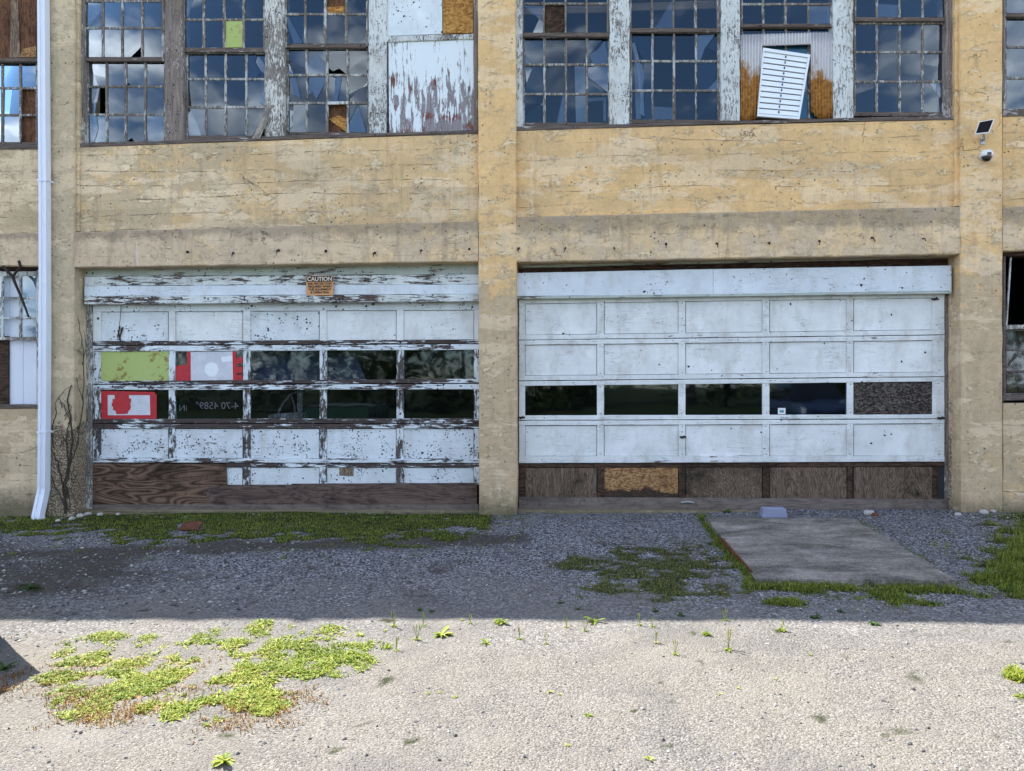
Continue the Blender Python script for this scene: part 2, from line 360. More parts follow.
def ground_mats():
    b = B('gravel_ground'); x, y, z = b.xyz()
    dirt = b.attr('dirt'); moss = b.attr('moss'); tan = b.attr('tan')
    def stones(sc, lo, hi):
        v = b.vor(sc); cc = b.xyz(b.vor(sc, 'F1', 'Color'))[0]
        col = b.ramp(cc, [(.0, lo), (.45, tuple((p+q)*.5 for p, q in zip(lo, hi))), (.8, hi), (1, tuple(min(1, q*1.35) for q in hi))])
        return v, col
    v1, c1 = stones(52, (.035,.036,.042), (.40,.40,.415))  # coarse stones near the wall, the blue of the shade put into their colour
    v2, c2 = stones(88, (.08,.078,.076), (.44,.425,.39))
    sunlit_fines = b.mr(b.m('ADD', y, b.m('MULTIPLY', b.m('SUBTRACT', b.noise(.7, 4, .6), .5), 2.6)), -2.6, -4.9)  # blend from shaded to sunlit gravel colours; the front gravel is also finer
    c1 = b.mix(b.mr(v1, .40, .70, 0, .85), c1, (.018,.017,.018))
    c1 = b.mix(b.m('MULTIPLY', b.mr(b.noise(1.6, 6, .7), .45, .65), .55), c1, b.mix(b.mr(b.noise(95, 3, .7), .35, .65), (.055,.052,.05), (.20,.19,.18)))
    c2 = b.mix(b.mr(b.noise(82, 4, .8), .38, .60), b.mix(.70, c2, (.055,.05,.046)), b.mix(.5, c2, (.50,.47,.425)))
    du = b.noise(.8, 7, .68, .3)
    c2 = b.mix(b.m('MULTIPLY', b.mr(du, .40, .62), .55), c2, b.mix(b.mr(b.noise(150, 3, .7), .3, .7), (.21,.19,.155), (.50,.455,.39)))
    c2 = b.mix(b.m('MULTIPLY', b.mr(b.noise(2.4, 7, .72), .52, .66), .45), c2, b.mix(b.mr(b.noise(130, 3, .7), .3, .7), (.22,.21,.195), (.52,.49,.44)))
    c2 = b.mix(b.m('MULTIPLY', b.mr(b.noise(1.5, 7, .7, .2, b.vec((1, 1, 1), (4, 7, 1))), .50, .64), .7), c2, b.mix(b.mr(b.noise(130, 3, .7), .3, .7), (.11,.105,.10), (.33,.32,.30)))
    c2 = b.mix(1.0, c2, (.545, .54, .53), 'MULTIPLY')  # sunlit gravel's colour cut down so direct sun doesn't wash it out
    c = b.mix(sunlit_fines, c1, c2)
    dn = b.m('ADD', dirt, b.m('MULTIPLY', b.m('SUBTRACT', b.noise(5, 6, .7), .5), .8))
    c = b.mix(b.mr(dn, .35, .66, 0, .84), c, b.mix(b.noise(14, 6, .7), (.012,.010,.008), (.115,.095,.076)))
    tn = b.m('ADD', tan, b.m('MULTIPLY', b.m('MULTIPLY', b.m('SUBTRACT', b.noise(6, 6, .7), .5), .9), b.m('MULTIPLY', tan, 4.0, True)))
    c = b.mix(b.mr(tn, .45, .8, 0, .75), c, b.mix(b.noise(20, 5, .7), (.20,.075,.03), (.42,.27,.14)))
    m_ = b.m('ADD', moss, b.m('MULTIPLY', b.m('MULTIPLY', b.m('SUBTRACT', b.noise(8, 6, .7), .5), 1.0), b.m('MULTIPLY', moss, 5.0, True)))
    c = b.mix(b.mr(m_, .45, .70, 0, .9), c, b.mix(b.noise(24, 5, .7), (.010,.014,.005), (.045,.055,.016)))
    far = b.mr(b.m('ADD', y, b.m('MULTIPLY', b.noise(.2, 3), 5)), -13, -15)
    c = b.mix(far, c, b.mix(b.noise(1.0, 5), (.012,.020,.006), (.028,.040,.012)))
    h = b.mix(sunlit_fines, b.m('MULTIPLY', v1, -1.3), b.m('MULTIPLY', v2, -.45))
    h = b.m('ADD', h, b.m('MULTIPLY', b.noise(12, 5, .7), .7))
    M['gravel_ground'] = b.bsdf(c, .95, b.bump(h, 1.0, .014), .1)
    b = B('loose_stone')
    rnd = b.geo.outputs['Random Per Island']
    M['loose_stone'] = b.bsdf(b.ramp(rnd, [(0, (.04,.04,.045)), (.35, (.12,.12,.12)), (.75, (.26,.255,.245)), (1, (.44,.42,.39))]), .9, None, .2)
    for nm, stops in (('grass_blade', [(.05, (.008,.014,.004)), (.25, (.035,.060,.009)), (.43, (.11,.16,.018)), (.62, (.22,.27,.03)), (.9, (.34,.32,.09))]),
                      ('grass_blade_dry', [(0, (.06,.07,.02)), (.35, (.12,.14,.03)), (.7, (.20,.19,.06)), (1, (.32,.26,.12))]),
                      ('weed_leaf', [(0, (.05,.09,.012)), (.25, (.12,.19,.02)), (.5, (.24,.30,.035)), (.8, (.40,.41,.08)), (1, (.40,.27,.08))]),
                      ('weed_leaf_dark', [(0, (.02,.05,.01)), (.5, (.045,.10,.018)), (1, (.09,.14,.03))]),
                      ('dead_tuft', [(0, (.12,.04,.02)), (.5, (.24,.10,.04)), (1, (.40,.25,.10))]),
                      ('tree_leaf', [(0, (.008,.014,.004)), (.5, (.035,.055,.014)), (.85, (.09,.12,.03)), (1, (.16,.18,.06))])):
        b = B(nm); rnd = b.geo.outputs['Random Per Island']
        pt = b.mr(b.noise(3.4, 5, .7, .2, b.vec((.7, 1.6, 1))), .30, .70)
        c = b.ramp(b.m('ADD', b.m('MULTIPLY', rnd, .55), b.m('MULTIPLY', pt, .45)), stops)
        df = b.n('ShaderNodeBsdfPrincipled'); b.put(df.inputs['Base Color'], c); df.inputs['Roughness'].default_value = .6; df.inputs['Specular IOR Level'].default_value = .25
        tl = b.n('ShaderNodeBsdfTranslucent'); b.put(tl.inputs[0], b.mix(.5, c, (.25,.32,.02), 'MIX'))
        mx = b.n('ShaderNodeMixShader'); mx.inputs[0].default_value = .28
        b.nt.links.new(df.outputs[0], mx.inputs[1]); b.nt.links.new(tl.outputs[0], mx.inputs[2]); b.nt.links.new(mx.outputs[0], b.o.inputs['Surface'])
        M[nm] = b.mt
ground_mats()
# ------------------------------------------------------------------ object helpers
def tag(o, label=None, cat=None, group=None, kind=None):
    if label: o['label'] = label
    if cat: o['category'] = cat
    if group: o['group'] = group
    if kind: o['kind'] = kind
    return o
def empty(name, loc=(0,0,0), parent=None):
    o = bpy.data.objects.new(name, None); COL.objects.link(o); o.location = loc; o.parent = parent
    o.empty_display_size = .1
    return o
def obj(name, bm, mats, parent=None, smooth=False, loc=(0,0,0)):
    me = bpy.data.meshes.new(name)
    if loc != (0,0,0): bmesh.ops.translate(bm, verts=bm.verts, vec=-Vector(loc))
    bmesh.ops.recalc_face_normals(bm, faces=bm.faces[:])
    bm.to_mesh(me); bm.free()
    for m_ in (mats if isinstance(mats, (list, tuple)) else [mats]): me.materials.append(M[m_])
    if smooth:
        for p in me.polygons: p.use_smooth = True
    o = bpy.data.objects.new(name, me); COL.objects.link(o); o.parent = parent; o.location = loc
    return o
def meshobj(name, vs, fs, mats, parent=None, loc=(0,0,0), smooth=False, mi=None):
    me = bpy.data.meshes.new(name); me.from_pydata([tuple(Vector(v)-Vector(loc)) for v in vs], [], fs)
    for m_ in (mats if isinstance(mats, (list, tuple)) else [mats]): me.materials.append(M[m_])
    if mi: me.polygons.foreach_set('material_index', mi)
    if smooth: me.polygons.foreach_set('use_smooth', [True]*len(me.polygons))
    o = bpy.data.objects.new(name, me); COL.objects.link(o); o.parent = parent; o.location = loc
    return o
def BM(): return bmesh.new()
def jit(a): return random.uniform(-a, a)
def sweep(bm, a0, a1, b0, b1, Y, t, n=1, b=.004, j=0.0, jy=0.0, mi=0, back=None):
    """board: edge a runs a0>a1, edge b runs b0>b1 (wall-plane points); front at Y, thickness t, chamfer b, jitter j"""
    rings = []
    for i in range(n+1):
        s = i/n
        a = a0.lerp(a1, s); c = b0.lerp(b1, s)
        if 0 < i < n:
            d = (c-a).normalized()
            a = a + d*jit(j); c = c + d*jit(j)
        d = (c-a); L = d.length; d = d/L if L > 1e-9 else Vector((1,0,0)); bb = min(b, L*.4)
        y0 = Y+jit(jy)
        pts = [Vector((a.x, Y+t, a.z)), Vector((a.x, y0+bb, a.z)), Vector((a.x, y0, a.z))+d*bb,
               Vector((c.x, y0, c.z))-d*bb, Vector((c.x, y0+bb, c.z)), Vector((c.x, Y+t, c.z))]
        rings.append([bm.verts.new(p) for p in pts])
    for i in range(n):
        for k in range(6):
            f = bm.faces.new((rings[i][k], rings[i][(k+1) % 6], rings[i+1][(k+1) % 6], rings[i+1][k])); f.material_index = mi
    for r in (rings[0], rings[-1]):
        f = bm.faces.new(r); f.material_index = mi
def hboard(bm, x0, x1, yl0, yl1, yr0, yr1, Y, t, n=8, b=.004, j=.0, jy=.0, mi=0):
    """horizontal board: left end spans yl0..yl1, right end yr0..yr1 (pixels on plane Y)"""
    sweep(bm, W(x0, yl0, Y), W(x1, yr0, Y), W(x0, yl1, Y), W(x1, yr1, Y), Y, t, n, b, j, jy, mi)
def vboard(bm, x0, x1, y0, y1, Y, t, n=4, b=.004, j=.0, jy=.0, mi=0, x0b=None, x1b=None):
    x0b = x0 if x0b is None else x0b; x1b = x1 if x1b is None else x1b
    sweep(bm, W(x0, y0, Y), W(x0b, y1, Y), W(x1, y0, Y), W(x1b, y1, Y), Y, t, n, b, j, jy, mi)
def quad_panel(bm, p, Y, t, b=.004, mi=0):
    """p: four pixels TL TR BR BL on plane Y"""
    q = [W(a, c, Y) for a, c in p]
    sweep(bm, q[0], q[1], q[3], q[2], Y, t, 1, b, 0, 0, mi)
def box(bm, x0, x1, y0, y1, z0, z1, mi=0):
    v = [bm.verts.new(p) for p in ((x0,y0,z0),(x1,y0,z0),(x1,y1,z0),(x0,y1,z0),(x0,y0,z1),(x1,y0,z1),(x1,y1,z1),(x0,y1,z1))]
    for f in ((0,1,2,3),(7,6,5,4),(0,4,5,1),(1,5,6,2),(2,6,7,3),(3,7,4,0)):
        bm.faces.new([v[i] for i in f]).material_index = mi
def tube(bm, pts, rad, seg=6, mi=0):
    rings = []
    for i, p in enumerate(pts):
        p = Vector(p); r = rad[i] if isinstance(rad, (list, tuple)) else rad
        t = (Vector(pts[min(i+1, len(pts)-1)])-Vector(pts[max(i-1, 0)])).normalized()
        u = t.orthogonal().normalized() if i == 0 else (u0-t*u0.dot(t)).normalized()
        u0 = u; w = t.cross(u)
        rings.append([bm.verts.new(p+(u*math.cos(2*math.pi*k/seg)+w*math.sin(2*math.pi*k/seg))*r) for k in range(seg)])
    for i in range(len(rings)-1):
        for k in range(seg):
            bm.faces.new((rings[i][k], rings[i][(k+1) % seg], rings[i+1][(k+1) % seg], rings[i+1][k])).material_index = mi
    bm.faces.new(rings[0]).material_index = mi; bm.faces.new(rings[-1]).material_index = mi
def lin(a, b, t): return a+(b-a)*t

# ------------------------------------------------------------------ the factory building
fac = empty('factory_building')
tag(fac, 'abandoned two storey ochre concrete factory with peeling garage doors and broken windows', 'factory building')
ZT = 7.56          # parapet top
def conc(name, mat, args, kind='v'):
    bm = BM(); (vboard if kind == 'v' else hboard)(bm, *args[0], **args[1]); return obj(name, bm, mat, fac)
TOPY = -88         # pixel height of the parapet line (only used to reach ZT)
def zpier(name, mat, x0, x1, y1, Y=0.0, t=.55, j=.004, x0b=None, x1b=None, n=44):
    bm = BM(); a0 = W(x0, 200, Y); a1 = W(x1, 200, Y); c0 = W(x0b or x0, y1, Y); c1 = W(x1b or x1, y1, Y)
    T0 = Vector((a0.x, Y, ZT)); T1 = Vector((a1.x, Y, ZT))
    sweep(bm, T0, c0, T1, c1, Y, t, n, .014, j, .002)
    return obj(name, bm, mat, fac)
# piers
zpier('pillar', 'spalled_pier_concrete', 46.5, 74.5, 545, x0b=47, x1b=73)
zpier('pillar', 'pier_concrete', 477.5, 515.5, 545, x0b=479, x1b=517)
zpier('pillar', 'pier_concrete', 959.5, 1003, 545, x0b=962, x1b=1003)
# narrow rebates beside the piers on the upper floor
for (x0, x1, y1, Y) in ((74.5, 79, 231, .05), (955.2, 959.6, 206, .045)):
    bm = BM(); a0, a1, c0, c1 = W(x0, 0, Y), W(x1, 0, Y), W(x0, y1, Y), W(x1, y1, Y); a0.z = a1.z = ZT
    sweep(bm, a0, c0, a1, c1, Y, .45, 30, .008, .003, .002); obj('pillar_rebate', bm, 'pale_concrete' if x0 < 100 else 'pier_concrete', fac)
# spandrels between sill and ledge
def spandrel(x0, x1, yl0, yl1, yr0, yr1, Y, mat, n=24):
    bm = BM(); hboard(bm, x0, x1, yl0, yl1, yr0, yr1, Y, .30, n, .006, .002, .002); return obj('spandrel_wall', bm, mat, fac)
spandrel(78.6, 478, 147, 234, 133.5, 222, .085, 'pale_concrete')
spandrel(515.3, 955.6, 130, 218, 119.5, 208, .085, 'painted_concrete')
spandrel(-420, 46.8, 148, 236, 148, 234, .085, 'pale_concrete')
spandrel(1002.8, 1330, 116, 208, 113, 203, .085, 'painted_concrete')
# shallow raised casting strips on the spandrel over the worn door
for x in (342.5, 392, 440):
    bm = BM(); vboard(bm, x, x+9.5, 138, 221, .081, .03, 16, .003, .002, .001); obj('casting_strip', bm, 'pale_concrete', fac)
# beams over the openings
def beam(x0, x1, yl0, yl1, yr0, yr1, Y, n=34):
    bm = BM(); hboard(bm, x0, x1, yl0, yl1, yr0, yr1, Y, .45, n, .012, .005, .003); return obj('lintel_beam', bm, 'beam_concrete', fac)
beam(74.3, 478, 232, 267.5, 221, 261.5, .012)
beam(515.3, 960, 217, 262, 206.5, 254, .012)
beam(-420, 46.8, 236, 267, 233, 266, .012)
beam(1002.8, 1330, 207, 251, 201, 248, .012)
# reveals of the openings (jamb walls behind the piers)
def zwall(x0, x1, y0, y1, Y, t, mat, name='wall'):
    bm = BM(); vboard(bm, x0, x1, y0, y1, Y, t, 12, .006, .003, .002); return obj(name, bm, mat, fac)
zwall(-420, 46.5, 408, 545, .03, .4, 'painted_concrete')
zwall(1003, 1330, 403, 545, .03, .4, 'painted_concrete')
# wall head over the upper windows and the rest of the shell
bm = BM()
for (x0, x1) in ((-420, 46.8), (78.7, 477.8), (515.3, 955.5), (1002.8, 1330)):
    a = W(x0, 0, .085); c = W(x1, 0, .085)
    box(bm, a.x, c.x, .085, .5, 7.02, ZT)
obj('wall', bm, 'painted_concrete', fac)
XL, XR = W(-420, 0, 0).x, W(1330, 0, 0).x
bm = BM()
box(bm, XL-16, XL, 0, .5, -.6, ZT); box(bm, XR, XR+6, 0, .5, -.6, ZT)
box(bm, XL-16, XL-15.6, .5, 14, -.6, ZT); box(bm, XR+5.6, XR+6, .5, 14, -.6, ZT); box(bm, XL-16, XR+6, 14, 14.4, -.6, ZT)
obj('wall', bm, 'painted_concrete', fac)
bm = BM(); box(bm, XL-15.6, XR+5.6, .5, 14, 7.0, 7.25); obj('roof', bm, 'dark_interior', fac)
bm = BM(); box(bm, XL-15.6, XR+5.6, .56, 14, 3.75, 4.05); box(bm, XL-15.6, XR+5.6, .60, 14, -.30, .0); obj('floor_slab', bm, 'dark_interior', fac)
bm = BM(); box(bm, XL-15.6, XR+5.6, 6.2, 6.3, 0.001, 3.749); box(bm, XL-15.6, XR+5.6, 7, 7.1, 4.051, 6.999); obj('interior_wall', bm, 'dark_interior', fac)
# concrete footing strip under the doors
bm = BM(); hboard(bm, 74, 478.8, 510, 524, 511, 522, .16, .6, 20, .01, .006, .004); obj('door_sill', bm, 'pale_concrete', fac)
bm = BM(); hboard(bm, 516.8, 962, 510.5, 526, 512.5, 526, .10, .6, 20, .01, .006, .004); obj('door_sill', bm, 'pale_concrete', fac)

bm = BM(); box(bm, XL-16.05, XR+6.05, -.012, .52, ZT+.003, ZT+.055); obj('shadow_edge_coping', bm, 'beam_concrete', fac)  # cap added out of view so the building's ground shadow ends in a straight line
# ---- glass panes
def split(poly, p, d):
    n = (-d[1], d[0]); A, Bp = [], []
    for i in range(len(poly)):
        a, c = poly[i], poly[(i+1) % len(poly)]
        sa = (a[0]-p[0])*n[0]+(a[1]-p[1])*n[1]; sc = (c[0]-p[0])*n[0]+(c[1]-p[1])*n[1]
        (A if sa >= 0 else Bp).append(a)
        if sa*sc < 0:
            t = sa/(sa-sc); q = (a[0]+(c[0]-a[0])*t, a[1]+(c[1]-a[1])*t); A.append(q); Bp.append(q)
    return [z for z in (A, Bp) if len(z) >= 3]
class Panes:
    def __init__(s): s.v = []; s.f = []; s.mi = []
    def poly(s, pts, mi=0):
        k = len(s.v); s.v += pts; s.f.append(list(range(k, k+len(pts)))); s.mi.append(mi)
    def pane(s, x0, x1, y0, y1, Y, mode=None, tilt=.0018, mi=0):
        def at(u, v, dy): 
            p = W(lin(x0, x1, u), lin(y0, y1, v), Y); p.y += dy; return p
        def piece(poly, m_, tl, off=0):
            a, c = jit(tl), jit(tl)*.8
            s.poly([at(u, v, off+a*(u-.5)+c*(v-.5)) for u, v in poly], m_)
        sq = [(0,0),(1,0),(1,1),(0,1)]
        if mode is None: piece(sq, mi, tilt); return
        if mode == 'missing': return
        if mode[0] == 'chip':          # a small corner or edge piece is gone
            u, v, r = mode[1:]
            ps = split(sq, (u-r if u > .5 else u+r, v), (.5 if u < .5 else -.5, -1 if v > .5 else 1))
            ps.sort(key=lambda q: abs(sum((q[i][0]*q[(i+1) % len(q)][1]-q[(i+1) % len(q)][0]*q[i][1]) for i in range(len(q)))))
            piece(ps[-1], mi, tilt)
            return
        if mode[0] == 'poly' and any(d_ for _, d_ in mode[1]): piece(sq, mi, tilt, .012)
        if mode[0] == 'poly':          # ('poly', remaining pieces [(outline, dusty)])
            for o_, (pl, dusty) in enumerate(mode[1]): piece(pl, 2 if dusty else mi, .022 if dusty else tilt*1.5, .004*o_)
            return
        rr = random.Random(mode[1]); ps = [sq]
        for _ in range(mode[2]):
            p = (rr.uniform(.2, .8), rr.uniform(.2, .8)); an = rr.uniform(0, math.pi); nx = []
            for q in ps: nx += split(q, p, (math.cos(an), math.sin(an)))
            ps = nx
        rr.shuffle(ps)
        for i, q in enumerate(ps):
            if rr.random() < mode[3]: continue
            piece(q, 2 if rr.random() < .32 else mi, .012, 0.002*i)
    def build(s, name, mats, parent):
        return meshobj(name, [tuple(p) for p in s.v], s.f, mats, parent, mi=s.mi)
def sash(win, xs, ys, Y, modes, rails=None, mats=('sash_paint', 'sash_rail'), mw=1.15, slope=0.0, outer=(3.5, 3.5, 3, 4.5)):
    """xs: pane edge lines (pixels); ys: row lines; builds the glazing bars as the sash and its glass as one piece each"""
    bm = BM(); P = Panes()
    xm = (xs[0]+xs[-1])/2
    def yy(y, x): return y+slope*(x-xm)
    L, Rr, T, Bt = outer
    # stiles and rails
    vboard(bm, xs[0]-L, xs[0], ys[0]-T, ys[-1]+Bt, Y-.012, .045, 5, .004, .0015, .001)
    vboard(bm, xs[-1], xs[-1]+Rr, ys[0]-T, ys[-1]+Bt, Y-.012, .045, 5, .004, .0015, .001)
    hboard(bm, xs[0], xs[-1], yy(ys[0]-T, xs[0]), yy(ys[0], xs[0]), yy(ys[0]-T, xs[-1]), yy(ys[0], xs[-1]), Y-.010, .045, 5, .004, .0015, .001)
    hboard(bm, xs[0], xs[-1], yy(ys[-1], xs[0]), yy(ys[-1]+Bt, xs[0]), yy(ys[-1], xs[-1]), yy(ys[-1]+Bt, xs[-1]), Y-.010, .045, 5, .004, .0015, .001, 1)
    for x in xs[1:-1]: vboard(bm, x-mw, x+mw, ys[0]-.2, ys[-1]+.2, Y-.008+jit(.001), .024, 8, .004, .0018, .001, 0, x-mw+jit(.4), x+mw+jit(.4))
    for y in ys[1:-1]: hboard(bm, xs[0], xs[-1], yy(y-mw, xs[0]), yy(y+mw, xs[0]), yy(y-mw, xs[-1]), yy(y+mw, xs[-1]), Y-.004, .022, 8, .004, .0018, .001)
    o = obj('sash', bm, mats, win)
    for r in range(len(ys)-1):
        for c in range(len(xs)-1):
            x0, x1 = xs[c], xs[c+1]
            P.pane(x0, x1, yy(ys[r], (x0+x1)/2), yy(ys[r+1], (x0+x1)/2), Y+.006, modes.get((r, c)))
    P.build('glass', ['window_glass', 'window_glass', 'dusty_glass'], win)
    return o
def post(x0, x1, y0, y1, Y, mat, t=.14, j=.004):
    bm = BM(); vboard(bm, x0, x1, y0, y1, Y, t, 14, .007, j, .003); return bm
def window(label=None):
    bm = BM(); return bm
def win_begin(frame_args, mats, label=None):
    bm = BM()
    for kind, args, kw in frame_args: (vboard if kind == 'v' else hboard)(bm, *args, **kw)
    o = obj('window', bm, mats, fac)
    if label: o['label'] = label
    return o
YT = -36
PD, PP, PB = 0, 1, 2
FM = ['post_dark', 'post_pale', 'post_blue', 'sash_rail']
def K(n=12, j=.004, mi=0): return dict(n=n, j=j, jy=.003, b=.007, mi=mi)
UY, LY = .150, .190     # upper and lower sash planes
# window A (upper floor, over the worn door)
wA = win_begin([('v', (78.6, 83, YT, 147, .10, .2), K(mi=0)), ('v', (164.5, 182.5, YT, 144, .10, .2), K(16, .006, 0)),
                ('h', (79, 183, 147.2, 143.2, 143.6, 140.0, .075, .2), K(10, .004, 3)), ('h', (83, 164.5, YT-4, YT, YT-4, YT, .1, .2), K(4))], FM)
sash(wA, [85, 102.5, 122, 142, 161.5], [-25, 1, 28, 57], UY, {(2,2): ('poly', [([(0,0),(1,0),(1,.62),(.45,1),(0,1)], False)]), (1,0): ('shard', 5, 1, 0)}, outer=(3,3,3,3.8))
sash(wA, [88, 106.3, 125.5, 145, 164], [61.5, 86.5, 114.5, 142], LY,
     {(0,2): ('poly', [([(0,0),(1,0),(1,1),(.3,1),(0,.72)], False)]), (1,0): ('shard', 11, 3, .1), (2,0): ('poly', [([(.0,.0),(.45,0),(.55,.55),(.3,1),(0,1)], True), ([(.5,.0),(1,0),(1,1),(.4,1),(.6,.55)], False)]),
      (0,0): ('shard', 3, 2, 0), (2,3): ('shard', 8, 1, 0), (2,2): ('poly', [([(0,0),(1,0),(1,1),(.5,1),(.3,.86),(.05,1),(0,1)], False)])}, outer=(4,3,2,5))
wB = win_begin([('v', (264.5, 284, YT, 139, .10, .2), K(16, .006, 1)), ('h', (183, 284, 143.4, 139.4, 139.6, 135.8, .075, .2), K(10, .004, 3)),
                ('h', (183, 264.5, YT-4, YT, YT-4, YT, .1, .2), K(4))], FM)
sash(wB, [184.5, 203.5, 224, 243.5, 263], [-35, -8, 19.5, 47.5], UY, {(2,2): 'missing', (1,0): ('shard', 21, 1, 0)}, outer=(2,2,3,4.5))
sash(wB, [187.5, 205.5, 225.5, 246, 265], [53.5, 79, 107, 135.5], LY,
     {(2,0): ('poly', [([(0,0),(1,0),(1,1),(.75,1),(.25,.1),(0,.1)], False), ([(0,.25),(.25,.1),(.75,1),(.1,1)], True)]), (0,3): ('poly', [([(0,0),(.6,0),(.45,.35),(.75,.75),(.5,1),(0,1)], False), ([(.6,.05),(1,0),(1,.8),(.8,.7),(.5,.35)], True)]),
      (1,3): ('poly', [([(0,0),(1,0),(1,.4),(.7,.8),(.9,1),(0,1)], False), ([(1,.35),(1,.95),(.7,.8)], True)]), (2,3): ('poly', [([(0,0),(1,0),(1,.3),(.35,1),(0,1)], False)]), (1,0): ('poly', [([(0,0),(1,0),(1,1),(.2,1),(.15,.45),(0,.4)], False)])}, outer=(4,3,2,5))
bm = BM(); quad_panel(bm, [(224.9,20.7),(242.4,20.5),(242.4,47.3),(224.9,47.5)], UY+.004, .01, .001); obj('lime_pane', bm, 'lime_paint', wB)
wC = win_begin([('v', (368.5, 386.5, YT, 134, .10, .2), K(16, .004, 2)), ('h', (284, 386, 139.4, 135.6, 136.2, 132.8, .075, .2), K(10, .004, 3)),
                ('h', (284, 368.5, YT-4, YT, YT-4, YT, .1, .2), K(4))], FM)
sash(wC, [286.5, 305, 325, 346, 366], [-43, -14.5, 14, 43.5], UY, {(1,2): 'missing', (2,0): ('poly', [([(0,0),(.1,.1),(.9,1),(.4,1),(0,.2)], True), ([(.1,0),(1,0),(1,1),(.95,1)], False)])}, outer=(2,2,3,4))
sash(wC, [288.5, 306.5, 327, 347.5, 367], [49, 75, 103, 132], LY,
     {(0,0): ('poly', [([(0,0),(1,0),(1,.75),(.7,.7),(.2,.45),(0,.5)], False), ([(0,.5),(.3,1),(0,1)], True)]), (0,1): ('poly', [([(0,0),(1,0),(1,.6),(.5,.15),(0,.7)], False), ([(.5,.15),(1,.75),(.9,1),(0,1),(0,.7)], True)]),
      (0,2): ('poly', [([(0,0),(1,0),(1,1),(.6,.75),(.3,.85),(0,.7)], False)]), (1,0): ('poly', [([(0,.05),(.4,.1),(.7,.85),(.3,.7)], True), ([(.45,0),(1,0),(1,.8),(.8,.75)], False)]), (1,1): ('poly', [([(0,0),(.85,0),(.9,.3),(.5,.85),(.3,.6),(0,.8)], True)]),
      (1,2): ('poly', [([(.4,.1),(.75,0),(.5,1),(.35,1)], True), ([(0,0),(.4,.1),(.35,1),(0,1)], False), ([(.75,.1),(1,.6),(1,1),(.55,1)], False)]), (2,2): 'missing', (2,0): ('poly', [([(0,.2),(.3,.3),(.15,.5),(.3,.75),(0,.9)], True), ([(.3,.0),(1,0),(1,1),(0,1),(.3,.75),(.2,.5)], False)]),
      (2,3): ('poly', [([(0,.9),(.55,.1),(.95,1),(0,1)], True), ([(0,0),(.5,0),(0,.8)], False), ([(.6,0),(1,0),(1,.9)], False)]), (1,3): ('shard', 33, 2, .1), (0,3): ('shard', 34, 1, 0)}, outer=(3.5,1.5,2,4))
bm = BM(); quad_panel(bm, [(325.9,-13),(345,-13),(345,13.2),(325.9,13.4)], UY+.03, .02, .002); quad_panel(bm, [(328,103.5),(347,103.3),(347,132),(328,132.3)], LY+.05, .02, .002)
obj('backing_board', bm, 'wood_brown', wC)
bm = BM(); quad_panel(bm, [(328,119),(339,115.5),(347,119),(347,132.3)], LY+.035, .01, .002); obj('torn_card', bm, 'chipboard_amber', wC)
bm = BM(); quad_panel(bm, [(326,7),(344.5,6),(344.5,13),(326,13)], UY+.018, .008, .002); obj('torn_card', bm, 'chipboard_amber', wC)
bm = BM(); hboard(bm, 327, 348, 101.5, 104.5, 101, 104, LY-.02, .02, 3, .003, .001); obj('bar_repair', bm, 'post_blue', wC)
# boarded window D
wD = win_begin([('v', (473.4, 477.8, YT, 131, .11, .2), K(12, .003, 0)), ('h', (386.5, 477.5, 136.0, 132.6, 133.8, 130.0, .075, .2), K(10, .003, 3)),
                ('h', (386.5, 473.4, YT-4, YT, YT-4, YT, .1, .2), K(4)), ('h', (386.5, 473.5, 36, 42, 33.5, 39, .105, .06), K(8, .003, 2))], FM,
               'boarded window with flaking white panels')
bm = BM(); quad_panel(bm, [(387.3,YT),(441.8,YT),(442.2,34),(387.3,36)], .135, .02); obj('board', bm, 'board_smooth', wD)
bm = BM(); quad_panel(bm, [(442.5,YT),(473,YT),(473,33),(442.8,33.6)], .150, .02); obj('board', bm, 'chipboard_amber', wD)
bm = BM(); quad_panel(bm, [(388.5,42),(474,39),(475.5,130.5),(389,134)], .125, .02); obj('board', bm, 'board_flaking', wD)
# windows E F G H
wE = win_begin([('v', (515.6, 522.5, YT, 128, .10, .2), K(12, .004, 2)), ('v', (609.5, 629.5, YT, 126, .10, .2), K(16, .005, 2)), ('h', (515.6, 629, 130.6, 126.4, 127.5, 124, .075, .2), K(10, .004, 3)),
                ('h', (522, 609.5, YT-4, YT, YT-4, YT, .1, .2), K(4))], FM)
sash(wE, [524, 544, 565.5, 586.5, 607], [-54, -25, 3.5, 32.5], UY, {(2,1): 'missing', (2,0): ('shard', 41, 2, 0)}, outer=(2,2,3,4))
sash(wE, [524.5, 544.5, 566, 587, 608], [37.5, 64.5, 94, 122.5], LY,
     {(0,3): ('poly', [([(0,0),(.85,0),(.3,.45),(0,.75)], False), ([(.9,.05),(1,0),(1,1),(.3,1),(.1,.65),(.45,.5)], True)]), (1,3): ('poly', [([(0,.1),(1,0),(1,.95),(0,.4)], True), ([(0,.5),(.8,1),(0,1)], False)]),
      (0,0): ('poly', [([(0,0),(1,0),(1,1),(.4,1),(0,.6)], False), ([(.05,.68),(.4,1),(.05,1)], True)]), (1,0): ('poly', [([(0,.0),(.4,.15),(.1,.6)], True), ([(.45,0),(1,0),(1,1),(0,1),(.12,.6)], False)]), (2,0): ('shard', 44, 2, 0), (2,1): ('shard', 46, 2, .0)}, outer=(2,2,2,4))
bm = BM(); quad_panel(bm, [(545.4,5),(564.4,5),(564.4,32.5),(545.4,32.5)], UY+.03, .02); obj('backing_board', bm, 'wood_rust', wE)
